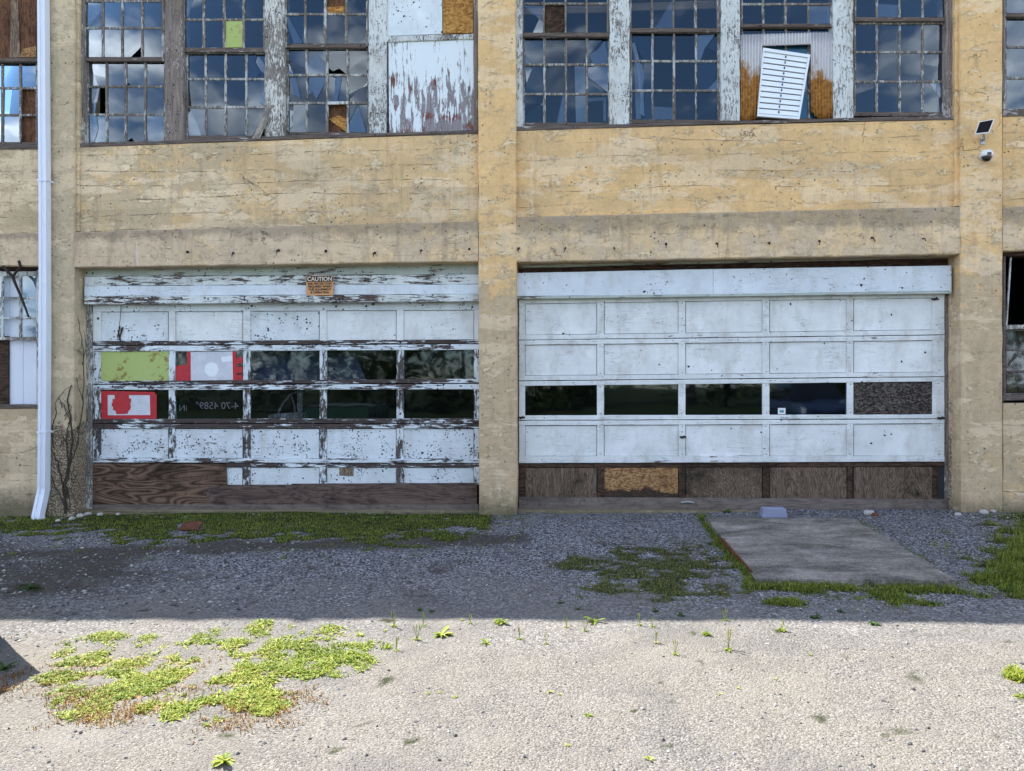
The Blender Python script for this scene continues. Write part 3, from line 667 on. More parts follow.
bm = BM(); quad_panel(bm, [(574.5,66),(585,65.5),(586,122),(576,122.5)], LY+.12, .02); quad_panel(bm, [(588,98),(606,97),(606,100),(588,101.5)], LY+.12, .02); quad_panel(bm, [(603.5,97),(606,97),(606,121),(603.5,121)], LY+.11, .02)
obj('curtain', bm, 'curtain_pale', wE)
wF = win_begin([('v', (721.2, 740, YT, 124, .10, .2), K(16, .005, 2)), ('h', (629, 740, 127.2, 123.8, 123.5, 120.2, .075, .2), K(10, .004, 3)),
                ('h', (629.5, 721, YT-4, YT, YT-4, YT, .1, .2), K(4))], FM)
sash(wF, [631.5, 652, 673.5, 695.5, 717], [-60, -31, -1.5, 28], UY, {(2,1): ('shard', 52, 1, 0)}, outer=(2,3,3,4))
sash(wF, [632, 652.5, 674, 696, 717.5], [33, 61, 90.5, 119.5], LY,
     {(0,3): ('poly', [([(0,0),(.95,0),(.4,.55),(.25,.9),(0,1)], True), ([(1,.05),(1,.8),(.75,.6),(.5,.55)], False)]), (1,3): ('poly', [([(0,0),(.9,0),(.9,.55),(.55,1),(0,1)], False), ([(1,.6),(1,1),(.5,1)], True)]), (0,0): ('poly', [([(0,0),(1,0),(1,1),(.55,1),(.1,.3),(0,.3)], False), ([(0,.35),(.15,.3),(.35,.95),(.1,1)], True)]),
      (1,0): ('poly', [([(.15,.0),(.45,.1),(.6,.5),(.5,1),(.35,1)], True), ([(.6,0),(1,0),(1,1),(.55,1)], False)]), (2,0): ('poly', [([(.4,0),(.55,0),(.6,.9),(.4,.8)], True), ([(.6,0),(1,0),(1,1),(.62,1)], False)]), (2,1): ('shard', 57, 1, 0), (2,3): ('shard', 59, 2, .1)}, outer=(2,3,2,4))
bm = BM(); quad_panel(bm, [(631,3),(717,0),(717,8),(631,10.5)], UY+.10, .02); quad_panel(bm, [(524,8),(543,8),(543,14),(524,14)], UY+.10, .02); quad_panel(bm, [(566,6),(607,5),(607,12),(566,13)], UY+.10, .02); obj('roller_blind', bm, 'sign_amber', wF)
bm = BM(); quad_panel(bm, [(634,62),(640,62),(641,119),(636,119)], LY+.09, .02); obj('curtain', bm, 'curtain_pale', wF)
wG = win_begin([('v', (833.3, 853.5, YT, 121, .10, .2), K(16, .004, 2)), ('h', (740, 853.5, 123.6, 120.4, 120.8, 117.8, .075, .2), K(10, .003, 3)),
                ('h', (740, 833.5, YT-4, YT, YT-4, YT, .1, .2), K(4))], FM)
sash(wG, [743, 763, 785.5, 808.5, 830.5], [-54, -26, 4, 23.5], UY, {(2,3): ('shard', 62, 1, 0)}, outer=(2,2,3,3.5))
sash(wG, [743, 763.5, 786, 809, 829], [28.5, 35.5, 62, 91, 118], LY, {}, outer=(2,2,2,2))
wH = win_begin([('v', (946, 955.4, YT, 119, .11, .2), K(14, .004, 0)), ('h', (853.5, 955.4, 121.4, 117.4, 119.8, 115.6, .075, .2), K(10, .004, 3)),
                ('h', (853.5, 946, YT-4, YT, YT-4, YT, .1, .2), K(4))], FM)
sash(wH, [856.5, 877, 900, 923, 945], [-72, -43, -13, 17], UY, {(2,1): ('shard', 71, 1, 0)}, outer=(2,1.5,3,4))
sash(wH, [856, 877, 900, 923, 943], [24, 52, 81.5, 112], LY, {(1,3): ('shard', 75, 2, 0), (2,3): ('shard', 77, 2, 0), (2,0): ('shard', 78, 1, 0)}, outer=(2,3,2,4))
# window beyond the downspout, upper floor
wI = win_begin([('v', (38, 46.8, YT, 149, .10, .2), K(12, .004, 0)), ('h', (-100, 46.8, 150, 146, 149, 145, .075, .2), K(8, .004, 3)), ('h', (-100, 38, 58, 62, 57.5, 61.5, .12, .05), K(8, .003, 3)),
                ('h', (-100, 38, YT-4, YT, YT-4, YT, .1, .2), K(4))], FM)
sash(wI, [-96, -76, -56, -37, -17.5, 2, 20, 35.5], [62.5, 88, 115, 142], LY, {(1,6): 'missing', (2,6): 'missing', (1,5): ('shard', 81, 1, 0)}, outer=(3,2,2,4))
bm = BM(); quad_panel(bm, [(-100,YT),(14,YT),(14.5,57.8),(-100,58)], .14, .02); quad_panel(bm, [(15,YT),(38,YT),(38,57.5),(15.3,57.8)], .145, .02); quad_panel(bm, [(19,86),(38,86),(38,144),(19,144)], LY+.05, .02); obj('board', bm, 'wood_brown', wI)
bm = BM(); quad_panel(bm, [(11,0),(18,0),(20,57),(10,57.5)], .132, .006, .001); obj('split_board', bm, 'wood_weathered', wI)
bm = BM(); quad_panel(bm, [(22,49),(36,46),(36.5,57),(20,57)], .134, .006, .001); obj('torn_card', bm, 'chipboard_orange', wI)
# window beyond the right-hand pier, upper floor
wJ = win_begin([('v', (1003, 1005.5, YT, 115, .10, .2), K(12, .003, 0)), ('h', (1003, 1180, 116.5, 109, 112, 105, .075, .2), K(8, .004, 3)), ('h', (1003, 1180, YT-4, YT, YT-4, YT, .1, .2), K(4))], FM)
sash(wJ, [1006.5, 1030, 1054, 1078, 1102], [-76, -47, -17, 13], UY, {}, outer=(1.5,2,3,3.5))
sash(wJ, [1006.5, 1030, 1054, 1078, 1102], [18, 47, 78, 109], LY, {}, outer=(1.5,2,2,3))
bm = BM(); quad_panel(bm, [(1104,YT),(1180,YT),(1180,108),(1104,110)], .14, .02); obj('board', bm, 'wood_brown', wJ)
# ---- ground floor windows at both sides
wK = win_begin([('v', (36.8, 46.8, 267, 408, .13, .2), K(8, .003, 1)), ('h', (-100, 46.8, 405, 409.5, 404.5, 409, .02, .3), K(8, .003, 3)), ('h', (-100, 46.8, 266.5, 270, 266, 269.5, .10, .2), K(8, .003, 0))],
               ['wood_rust', 'post_blue', 'post_pale', 'sash_rail'])
sash(wK, [-99, -79, -59, -39.5, -19, 2, 20, 36], [276, 298, 318, 337], .17, {(0,5): 'missing', (1,5): 'missing', (2,5): 'missing'}, mats=('post_blue', 'post_pale'), outer=(3,2,5,3))
bm = BM()
xk = -100
while xk < 36:
    vboard(bm, xk+(8 if xk > -3 and xk < 5 else 0), min(xk+13.5, 38), 272, 405, .26, .03, 2, .006, 0, 0); xk += 13.7
obj('vinyl_siding', bm, 'white_metal', wK)
bm = BM(); quad_panel(bm, [(-2,336),(8.5,336),(8.5,404.5),(-2,404.5)], .235, .02); obj('board', bm, 'wood_rust', wK)
wL = win_begin([('v', (1003, 1006, 250, 402, .12, .2), K(8, .003, 3)), ('h', (1003, 1180, 401, 396, 396, 392, .02, .3), K(8, .003, 3)), ('h', (1003, 1180, 252, 256, 247, 251, .10, .2), K(8, .003, 0)),
                ('h', (1005, 1180, 325, 329.5, 322, 326, .13, .05), K(8, .002, 2)), ('v', (1010.5, 1012, 257, 326, .15, .02), dict(n=4, b=.003, mi=1, x0b=1006, x1b=1007.5))],
               ['wood_rust', 'post_blue', 'post_pale', 'sash_rail'])
sash(wL, [1006.5, 1032, 1058, 1084, 1110], [331, 350, 371.5, 393], .17, {}, mats=('sash_rail', 'sash_rail'), outer=(1,2,1.5,3))
bm = BM(); quad_panel(bm, [(1004,331),(1110,328),(1110,395),(1004,395)], .205, .02); obj('backing_board', bm, 'wood_brown', wL)
bm = BM(); quad_panel(bm, [(1007,374),(1017,372),(1017,392),(1007,392)], .19, .01); obj('torn_card', bm, 'chipboard_orange', wL)
bm = BM(); quad_panel(bm, [(1114,256),(1180,252),(1180,393),(1114,397)], .16, .02); obj('board', bm, 'wood_brown', wL)
# ------------------------------------------------------------------ worn garage door (under the caution sign)
dW = empty('garage_door', tuple(W(285, 510, .28)*1.0), fac)
dW['label'] = 'worn garage door with two glazed rows, black flakes and taped panes'
OFF = Vector(dW.location)
def child(name, bm, mats, par):
    o = obj(name, bm, mats, par)
    return local(o)
def local(o):
    # parts are modelled in scene coordinates; keep them there under a moved parent
    o.matrix_parent_inverse.identity(); l = Vector((0, 0, 0)); p = o.parent
    while p: l += p.location; p = p.parent
    o.location = -l
    return o
def lmesh(P, name, mats, par): return local(P.build(name, mats, par))
def rowline(yl, yr, x0=93, x1=478):
    return lambda x: lin(yl, yr, (x-x0)/(x1-x0))
Y1 = .27
C1 = [(100.5,168.5), (175,243), (250,319.5), (326.5,396.5), (403.5,474)]
ST1 = [(93,100.5), (168.5,175), (243,250), (319.5,326.5), (396.5,403.5), (474,479.5)]
rows1 = dict(r0=(rowline(311.8,309.8), rowline(341.5,339.8)), r1=(rowline(351.6,349.6), rowline(381,378.8)), r2=(rowline(390,389.3), rowline(419,418.4)),
             r3=(rowline(428.5,428.6), rowline(458,459)), r4=(rowline(467,467.5), rowline(485.5,484.5)))
def rail(par, x0, x1, f0, f1, Y, mat, t=.045, n=22, j=.002, b=.004):
    bm = BM(); hboard(bm, x0, x1, f0(x0), f1(x0), f0(x1), f1(x1), Y, t, n, b, j, .0015); return child('rail', bm, mat, par)
def off(f, d): return lambda x: f(x)+d
def stiles(par, sts, f0, f1, Y, mat, j=.0015):
    for x0, x1 in sts:
        bm = BM(); xm = (x0+x1)/2; vboard(bm, x0, x1, f0(xm), f1(xm), Y, .042, 5, .004, j, .001); child('stile', bm, mat, par)
rail(dW, 93, 479, rowline(304,301.5), rows1['r0'][0], Y1, 'door_paint_worn')
rail(dW, 93, 479, rows1['r0'][1], rowline(345.2,343.2), Y1, 'door_rail_worn'); rail(dW, 93, 479, rowline(346,344.2), rows1['r1'][0], Y1-.004, 'door_rail_half')
rail(dW, 93, 479, rows1['r1'][1], rowline(384,383), Y1+.004, 'door_rail_worn'); rail(dW, 93, 479, rowline(384.9,384), rows1['r2'][0], Y1-.006, 'door_rail_half')
rail(dW, 93, 479, rows1['r2'][1], rowline(423.2,423), Y1, 'door_rail_worn'); rail(dW, 93, 479, rowline(424,423.8), rows1['r3'][0], Y1-.003, 'door_rail_worn')
rail(dW, 93, 479, rows1['r3'][1], rowline(462.4,463), Y1-.004, 'door_rail_half'); rail(dW, 226, 479, rowline(463.2,463.6), rows1['r4'][0], Y1+.002, 'door_rail_worn')
for k, mat in (('r0', 'door_paint'), ('r1', 'door_stile_worn'), ('r2', 'door_stile_worn'), ('r3', 'door_stile_worn')):
    stiles(dW, ST1, rows1[k][0], rows1[k][1], Y1+.003, mat)
stiles(dW, ST1[2:], rows1['r4'][0], rows1['r4'][1], Y1+.003, 'door_stile_worn')
def panel(par, x0, x1, f0, f1, Y, mat, mi=0):
    bm = BM(); xm = (x0+x1)/2
    # field set back behind a small bead
    quad_panel(bm, [(x0+.5,f0(x0)+.5),(x1-.5,f0(x1)+.5),(x1-.5,f1(x1)-.4),(x0+.5,f1(x0)-.4)], Y, .012, .001)
    return child('panel', bm, mat, par)
for i, (x0, x1) in enumerate(C1):
    panel(dW, x0, x1, *rows1['r0'], Y1+.028, 'door_paint_worn' if i in (0, 2) else 'door_paint')
    panel(dW, x0, x1, *rows1['r3'], Y1+.022, 'door_panel_chipped')
    if i > 1: panel(dW, x0, x1, *rows1['r4'], Y1+.022, 'door_panel_chipped' if i == 4 else 'door_paint_worn')
panel(dW, 225.5, 242.8, *rows1['r4'], Y1+.022, 'door_paint_worn')
def pane(par, x0, x1, f0, f1, Y, mat='garage_glass'):
    P = Panes(); a = jit(.004)
    pts = [W(x, f(x), Y) for x, f in ((x0-.3,f0),(x1+.3,f0),(x1+.3,f1),(x0-.3,f1))]
    pts[0].y += a; pts[3].y += a*.7
    P.poly(pts); return lmesh(P, 'pane', [mat], par)
for i, (x0, x1) in enumerate(C1):
    if i == 0:
        bm = BM(); f0, f1 = rows1['r1']; quad_panel(bm, [(x0,f0(x0)),(x1,f0(x1)),(x1,f1(x1)),(x0,f1(x0))], Y1+.012, .01, .001)
        o = child('panel', bm, 'lime_paint', dW); o['label'] = 'lime green painted panel'
    else: pane(dW, x0, x1, *rows1['r1'], Y1+.02)
    pane(dW, x0, x1, *rows1['r2'], Y1+.02)
for k in ('r0', 'r3', 'r4'):
    f0, f1 = rows1[k]; xa = 93 if k != 'r4' else 228
    bm = BM(); hboard(bm, xa, 479, f0(xa)-2, f1(xa)+2, f0(479)-2, f1(479)+2, Y1+.0365, .012, 4, .002); child('backing', bm, 'slot_black', dW)
# ply patch and kick boards
bm = BM(); quad_panel(bm, [(92.5,463.3),(225,463.8),(225,486),(92.5,508.5)], Y1+.006, .014, .002)
bm.free(); bm = BM()
sweep(bm, W(92, 463.4, Y1), W(226, 463.8, Y1), W(92, 508.5, Y1), W(228, 508, Y1), Y1, .014, 6, .002, .002, .001); child('plywood_patch', bm, 'plywood_dark', dW)
bm = BM(); sweep(bm, W(208, 486, Y1-.014), W(292, 484.6, Y1-.014), W(206, 505, Y1-.014), W(292, 504.5, Y1-.014), Y1-.014, .014, 4, .003, .002, .001); child('kick_board', bm, 'plank_brown', dW)
bm = BM(); hboard(bm, 291.6, 477, 483.8, 504.6, 483, 504.2, Y1-.022, .022, 8, .003, .002, .001); child('kick_board', bm, 'plank_brown', dW)
bm = BM(); hboard(bm, 92, 478, 505, 510.5, 504.5, 510.5, Y1-.035, .05, 10, .004, .002, .002); child('bottom_rail', bm, 'board_grey', dW)
# broken patch where the paint board has come away
bm = BM(); quad_panel(bm, [(339,467.8),(353.5,468),(353,476),(340,475.5)], Y1+.012, .010, .002); child('patch', bm, 'wood_weathered', dW)
# door frame, head boards
bm = BM(); vboard(bm, 85.5, 92, 304, 512, .262, .08, 14, .006, .004, .002); obj('door_frame', bm, 'post_pale', fac)
for y0l, y1l, y0r, y1r, Y, mat in ((266.5,276.5,262,274,.215,'header_green'), (276.6,285.8,274.2,284,.185,'header_paint'), (286,296.2,284.2,294,.165,'header_paint_smooth'), (296.4,304.2,294.2,301.2,.135,'header_paint')):
    bm = BM(); hboard(bm, 84.5, 478.6, y0l, y1l, y0r, y1r, Y, .12, 30, .005, .003, .002); obj('header_board', bm, mat, fac)
# rope and torn sliver hanging on the first panel
bm = BM(); tube(bm, [W(121.2,304,Y1-.01), W(120.3,318,Y1-.006), W(119,328,Y1+.006), W(118,338,Y1+.012)], .004, 5)
for (a, c) in (((120,326),(117.5,337)), ((121.5,328),(121,334)), ((118,330),(121,343)), ((123,327),(119,340))): tube(bm, [W(*a,Y1+.01), W(*c,Y1+.014)], .008, 5)
obj('frayed_rope', bm, 'vine_bark').location = (0,0,0)
tag(bpy.data.objects['frayed_rope'], 'frayed dark rope hanging over the top left panel of the worn garage door', 'rope')

# ------------------------------------------------------------------ cleaner garage door
dC = empty('garage_door', tuple(W(735, 512, .24)), fac)
dC['label'] = 'cleaner pale blue garage door with one glazed row'
Y2 = .24
def rl2(yl, yr): return rowline(yl, yr, 519, 945)
C2 = [(525,597), (604,678.5), (685.5,762.5), (769.5,847), (853.5,932.5)]
ST2 = [(519,525), (597,604), (678.5,685.5), (762.5,769.5), (847,853.5), (932.5,944.5)]
rows2 = dict(r0=(rl2(303.8,297.5), rl2(335.2,329.7)), r1=(rl2(345,340), rl2(375.8,372)), r2=(rl2(386,381.4), rl2(415.5,414.4)),
             r3=(rl2(425.5,423.4), rl2(456.2,456)), r4=(rl2(467.5,466.5), rl2(497.3,499.5)))
rail(dC, 519, 944.5, rl2(297,290), rows2['r0'][0], Y2, 'door_rail')
for a, c in (('r0','r1'), ('r1','r2'), ('r2','r3')):
    f0, f1 = rows2[a][1], rows2[c][0]; mid = lambda x, f0=f0, f1=f1: (f0(x)+f1(x))/2
    rail(dC, 519, 944.5, f0, off(mid, -.35), Y2, 'door_rail'); rail(dC, 519, 944.5, off(mid, .35), f1, Y2-.003, 'door_rail')
rail(dC, 519, 944.5, rows2['r3'][1], rl2(463.2,461.6), Y2-.002, 'door_rail')
for k in ('r0', 'r1', 'r2', 'r3'): stiles(dC, ST2, rows2[k][0], rows2[k][1], Y2+.003, 'door_rail', .0008)
for i, (x0, x1) in enumerate(C2):
    o = panel(dC, x0, x1, *rows2['r0'], Y2+.024, 'header_green' if i == 1 and False else 'door_paint')
    panel(dC, x0, x1, *rows2['r1'], Y2+.024, 'door_paint'); panel(dC, x0, x1, *rows2['r3'], Y2+.024, 'door_paint')
    if i < 4: pane(dC, x0, x1, *rows2['r2'], Y2+.02)
    else:
        o = panel(dC, x0, x1, *rows2['r2'], Y2+.016, 'chipboard_dark'); o['label'] = 'dark chipboard in place of glass'
    o = panel(dC, x0, x1, *rows2['r4'], Y2+.020, 'chipboard_orange' if i == 1 else 'plywood_grey')
    o['label'] = 'orange chipboard panel with rotted bottom edge' if i == 1 else 'grey bare plywood panel'
for k in ('r0', 'r1', 'r3', 'r4'):
    f0, f1 = rows2[k]; bm = BM(); hboard(bm, 519, 944.5, f0(519)-2, f1(519)+2, f0(944.5)-2, f1(944.5)+2, Y2+.0385, .012, 4, .002); child('backing', bm, 'slot_black', dC)
rail(dC, 519, 944.5, rl2(463.8,462.2), rows2['r4'][0], Y2+.010, 'wood_rust')
stiles(dC, [(519,525), (597.5,604.5), (679,685.5), (763,769.5), (847.5,852.5), (932.5,938)], rows2['r4'][0], rows2['r4'][1], Y2+.008, 'wood_rust')
bm = BM(); hboard(bm, 519, 945.5, 497.3, 510, 499.5, 512.3, Y2-.012, .05, 16, .004, .002, .002); child('bottom_rail', bm, 'board_grey', dC)
# screws down every stile
bm = BM()
for k in ('r0', 'r1', 'r2', 'r3'):
    for x0, x1 in ST2[1:]:
        for s in (.06, .94):
            xm = (x0+x1)/2; p = W(xm+jit(.8), lin(rows2[k][0](xm), rows2[k][1](xm), s), Y2); tube(bm, [(p.x, Y2-.003, p.z), (p.x, Y2+.004, p.z)], .006, 6)
child('screws', bm, 'iron_dark', dC)
bm = BM()
for (x, y) in ((683,437), (522,417.5), (941,418), (935,299)):
    p = W(x, y, Y2-.012); box(bm, p.x-.04, p.x+.04, Y2-.02, Y2-.004, p.z-.011, p.z+.011); tube(bm, [(p.x-.02, Y2-.028, p.z-.02), (p.x+.015, Y2-.028, p.z+.02)], .008, 6)
child('latch', bm, 'iron_dark', dC)
bm = BM(); tube(bm, [W(681,502.5,Y2-.03), W(688,501.6,Y2-.034), W(694,502.6,Y2-.03)], .011, 7); child('handle', bm, 'grey_metal', dC)
# tracks, jambs and header of that opening
bm = BM(); vboard(bm, 517.2, 520.4, 272, 512, .275, .05, 4, .003); vboard(bm, 944.8, 949.5, 286, 512, .27, .12, 10, .005, .004, .002); obj('door_frame', bm, 'post_dark', fac)
bm = BM(); hboard(bm, 516.5, 713, 273, 296.3, 269, 294.3, .15, .025, 14, .003, .0015, .002); obj('header_board', bm, 'header_paint_smooth', fac)
bm = BM(); hboard(bm, 713.3, 951.5, 269, 294.2, 265.5, 290.8, .152, .025, 14, .003, .0015, .002); obj('header_board', bm, 'header_paint_smooth', fac)
bm = BM(); hboard(bm, 516.5, 951.5, 296.6, 299, 291, 293.4, .145, .09, 20, .003, .001, .001); obj('header_lip', bm, 'header_green', fac)
bm = BM(); hboard(bm, 517, 954, 261, 268, 254, 257.5, .26, .1, 18, .006, .004, .003); obj('header_beam', bm, 'header_green', fac)
bm = BM(); hboard(bm, 517, 954, 266, 274, 257, 267, .30, .08, 18, .006, .005, .004); obj('header_beam', bm, 'wood_rust', fac)
# wooden jamb side on the right reveal, caked with dirt
bm = BM(); vboard(bm, 949.6, 953.5, 268, 511, .235, .1, 16, .006, .005, .003); obj('door_frame', bm, 'spalled_pier_concrete', fac)

# bolts sticking out of the beams, anchor remnants
for i, (x, y) in enumerate([(188,252),(234,253),(279,250.5),(326,251),(375,253),(421.5,250.5),(469.5,249),(518.7,248.5),(565.6,248),(614,248),(666,244),(716.6,243.6),(769,243),(819,241),(871.6,238),(923,239)]):
    bm = BM(); p = W(x, y, .012); q = W(x, y, -.05)
    tube(bm, [(p.x, .02, p.z), (p.x, -.035, p.z), (p.x+jit(.02), -.05, p.z-.02-random.random()*.02)], .006, 6); tube(bm, [(p.x, .009, p.z), (p.x, -.004, p.z)], random.uniform(.008, .018), 7)
    if i % 3: tube(bm, [(p.x, -.045, p.z-.015), (p.x+jit(.03), -.042, p.z-.06)], .005, 5)
    obj('bolt', bm, 'iron_dark', fac)
# ------------------------------------------------------------------ things fixed to or standing against the building
def text_curve(txt, size, loc, mat, name, parent, align='CENTER', mirror=False, bold=0.0, ext=.001):
    cu = bpy.data.curves.new(name, 'FONT'); cu.body = txt; cu.size = size; cu.align_x = align; cu.extrude = ext; cu.offset = bold
    o = bpy.data.objects.new(name, cu); COL.objects.link(o)
    dg = bpy.context.evaluated_depsgraph_get(); dg.update()
    me = bpy.data.meshes.new_from_object(o.evaluated_get(dg)); bpy.data.objects.remove(o)
    k = -1 if mirror else 1
    for v in me.vertices:
        x, y, z = v.co; v.co = (k*x, -z, y)
    me.materials.clear(); me.materials.append(M[mat])
    r = bpy.data.objects.new(name, me); COL.objects.link(r); r.parent = parent; r.location = loc
    return r
# caution sign
sY = .128
a, c = W(306.3, 275.8, sY), W(333.4, 295.2, sY); sl = Vector(((a.x+c.x)/2, sY, c.z)); sw, sh = c.x-a.x, a.z-c.z
sg = empty('caution_sign', tuple(sl)); tag(sg, 'small amber caution sign with a black heading above the worn garage door', 'sign')
bm = BM(); box(bm, -sw/2, sw/2, -.003, .003, 0, sh); obj('plate', bm, 'sign_amber', sg)
bm = BM(); box(bm, -sw/2+.006, sw/2-.006, -.0055, -.0031, sh*.69, sh-.006); obj('heading_band', bm, 'black_ink', sg)
text_curve('CAUTION', sh*.285, (0, -.0068, sh*.735), 'cream_ink', 'heading_text', sg, bold=.0025)
for k, t in enumerate(('EAR PROTECTION', 'REQUIRED WHEN', 'THIS EQUIPMENT', 'IS OPERATING')):
    text_curve(t, sh*.150, (0, -.0045, sh*(.545-.150*k)), 'black_ink', 'sign_text', sg, bold=.0012)
bm = BM()
for x in (-1, 1):
    for z in (.05, .95): tube(bm, [(x*sw*.46, -.006, sh*z), (x*sw*.46, 0, sh*z)], .006, 6)
obj('screws', bm, 'grey_metal', sg)
# taped papers inside the panes of the worn door
def pap(name, label, pieces):
    """pieces: (pixel quad, depth, material, part name)"""
    q0 = W(*pieces[0][0][3], pieces[0][1]); e = empty(name, tuple(q0)); tag(e, label, 'taped paper')
    for pts, Y, mat, nm in pieces:
        bm = BM(); quad_panel(bm, pts, Y, .0012, .0002); local(obj(nm, bm, mat, e))
    return e
T = 'tape'
yp = Y1+.012
pap('taped_paper', 'white paper with a round pale mark held by red tape in the upper glazed row', [
    ([(190,352),(233,351.5),(233.5,380),(190.5,380.5)], yp, 'paper_white', 'paper'),
    ([(187,351.5),(190.6,351.5),(190.8,380.6),(187,380.6)], yp-.0016, 'tape_red', T), ([(175.6,366),(187.2,364.5),(187.2,380.4),(175.6,380.6)], yp-.0014, 'tape_red', T),
    ([(232.4,351.2),(236,351.2),(237,380),(233,380.2)], yp-.0016, 'tape_red', T), ([(236,358),(242.5,357),(242.5,363),(236,364)], yp-.0014, 'tape_red', T), ([(236,367),(242.5,366.5),(242.5,373),(236,373)], yp-.0015, 'tape_red', T), ([(236,375),(242.5,375),(242.5,380),(236,380)], yp-.0014, 'tape_red', T)])
bm = BM(); c0 = W(211.5, 369.5, yp-.0012); 
tube(bm, [(c0.x, yp-.0016, c0.z), (c0.x, yp-.0004, c0.z)], .098, 20); quad_panel(bm, [(221,357),(232,356),(232.3,361),(222,362)], yp-.0012, .0008, .0001)
local(obj('pale_mark', bm, 'white_enamel', bpy.data.objects['taped_paper']))
pap('taped_paper', 'white paper with a jagged red blot and red tape border in the lower glazed row', [
    ([(107,395),(152,394),(151,416),(107,416.5)], yp, 'paper_white', 'paper'),
    ([(101.4,391.5),(107.6,391.5),(107.8,418.8),(101.4,418.8)], yp-.0014, 'tape_red', T), ([(101.6,390.8),(155,392),(155,395.2),(101.6,395)], yp-.0018, 'tape_red', T),
    ([(149.8,392.6),(156.6,394),(156.6,418.6),(150.4,418.6)], yp-.0020, 'tape_red', T), ([(102,415.3),(156,415),(156,418.8),(102,418.8)], yp-.0016, 'tape_red', T),
    ([(114.6,395),(129,394),(129,398.5),(114.6,399)], yp-.0022, 'tape_red', T), ([(112.5,399),(131,398.4),(131,402.4),(112.5,403)], yp-.0024, 'tape_red', T), ([(111.6,403),(130.4,402.4),(130.4,406),(111.6,406.4)], yp-.0023, 'tape_red', T),
    ([(113,406),(131,405.8),(130,410),(113,410.4)], yp-.0025, 'tape_red', T), ([(115,410),(129,410),(127.5,413.8),(116.5,414.2)], yp-.0022, 'tape_red', T)])
# chalk writing on the inside of two panes, so it reads backwards from the yard
t0 = W(217, 409, yp+.004)
tx = text_curve('4-70 4589\u00b0', .135, tuple(t0), 'chalk', 'chalk_writing', None, mirror=True, bold=-.001); tag(tx, 'mirrored chalk numbers written inside a dark pane of the worn door', 'writing')
t0 = W(183, 411, yp+.004)
tx = text_curve('iN', .12, tuple(t0), 'chalk', 'chalk_writing', None, mirror=True, bold=-.001); tag(tx, 'short mirrored chalk letters at the left edge of the same dark pane', 'writing')
# what stands inside, close behind the glass
ch = empty('old_chair', tuple(W(284, 419, .40))); tag(ch, 'curved frame of an old chair just behind the third lower pane of the worn door', 'chair')
bm = BM(); tube(bm, [W(278,419,.42), W(279,411,.42), W(284,402,.42), W(291,394,.42), W(298,391.5,.42), W(303,393,.42)], .016, 7); tube(bm, [W(291,394,.42), W(294.5,406,.42), W(295,419,.42)], .012, 6); local(obj('back_frame', bm, 'post_pale', ch))
bm = BM(); vboard(bm, 297, 302, 391, 419, .41, .04, 4, .006, .002); local(obj('leg', bm, 'post_pale', ch))
bm = BM(); sweep(bm, W(269,414.5,.39), W(300,412,.39), W(268,419,.39), W(300,418.5,.39), .38, .30, 4, .008, .004, .003); local(obj('seat', bm, 'post_pale', ch))
bm = BM(); q = [W(a, c, .36) for a, c in ((250,352),(352,352.5),(366,381),(249,381))]
n_ = 18; vs = []; fs = []
for i in range(n_+1):
    for k in range(5):
        p = q[0].lerp(q[1], i/n_).lerp(q[3].lerp(q[2], i/n_), k/4); p.y += .02*math.sin(i*1.9)+.16*(1-k/4); vs.append(p)
for i in range(n_):
    for k in range(4): fs.append((i*5+k, i*5+k+1, i*5+k+6, i*5+k+5))
bm.free()
tp = meshobj('tarpaulin', vs, fs, 'tarp_blue', None, (0,0,0), True); tag(tp, 'dark blue tarpaulin hanging behind the upper panes of the worn door', 'tarpaulin')
# dark car body glimpsed through the fourth pane of the cleaner door
st_ = empty('pane_sticker', tuple(W(781.5, 410, Y2+.015))); tag(st_, 'small square pale green sticker in a pane of the cleaner garage door', 'sticker')
bm = BM(); quad_panel(bm, [(778,408),(785.5,408),(785.5,414.2),(778,414.2)], Y2+.014, .0015, .0003); local(obj('square', bm, 'white_plastic', st_))
bm = BM(); quad_panel(bm, [(779.5,410),(784,410),(784,412.6),(779.5,412.6)], Y2+.0128, .0010, .0002); local(obj('print', bm, 'teal_board', st_))

# corrugated sheet with its cut-out
sh_ = BM(); Yc = .135
def corr(px0, px1, ty, by):
    n = int((px1-px0)*2.2); vs = []
    for i in range(n+1):
        x = lin(px0, px1, i/n); dy = .010*math.sin(x*2*math.pi/3.05)
        a_, c_ = W(x, ty(x), Yc), W(x, by(x), Yc); vs.append((a_, c_, dy))
    pr = None
    for a_, c_, dy in vs:
        m_ = 6; col = [sh_.verts.new((lin(a_.x, c_.x, k/m_), Yc+dy+.004*math.sin(k*1.3+a_.x*3), lin(a_.z, c_.z, k/m_))) for k in range(m_+1)]
        if pr:
            for k in range(m_): sh_.faces.new((pr[k], pr[k+1], col[k+1], col[k]))
        pr = col
rb = random.Random(3)
corr(740.6, 762, lambda x: 34.6-(x-740)*.03, lambda x: 120.5-max(0, (x-752))*.55+rb.uniform(-1.2, 1.2))
corr(762, 810.6, lambda x: 34-(x-762)*.03, lambda x: 46.2-(x-762)*.03)
corr(810.6, 833.2, lambda x: 32.4, lambda x: 119-max(0, (818-x))*1.3-max(0, x-829)*.7+rb.uniform(-1.2, 1.2))
cs = obj('corrugated_sheet', sh_, 'rusty_zinc', None, True); tag(cs, 'rust stained corrugated zinc sheet with a square cut-out filling an upper window', 'metal sheet')
sm = cs.modifiers.new('solid', 'SOLIDIFY'); sm.thickness = .002
bm = BM(); quad_panel(bm, [(757,47),(812,46.5),(816,119.5),(752,120.5)], .20, .02, .002); tb = obj('teal_board', bm, 'teal_board'); tag(tb, 'teal board showing behind the leaning louvred shutter', 'board')
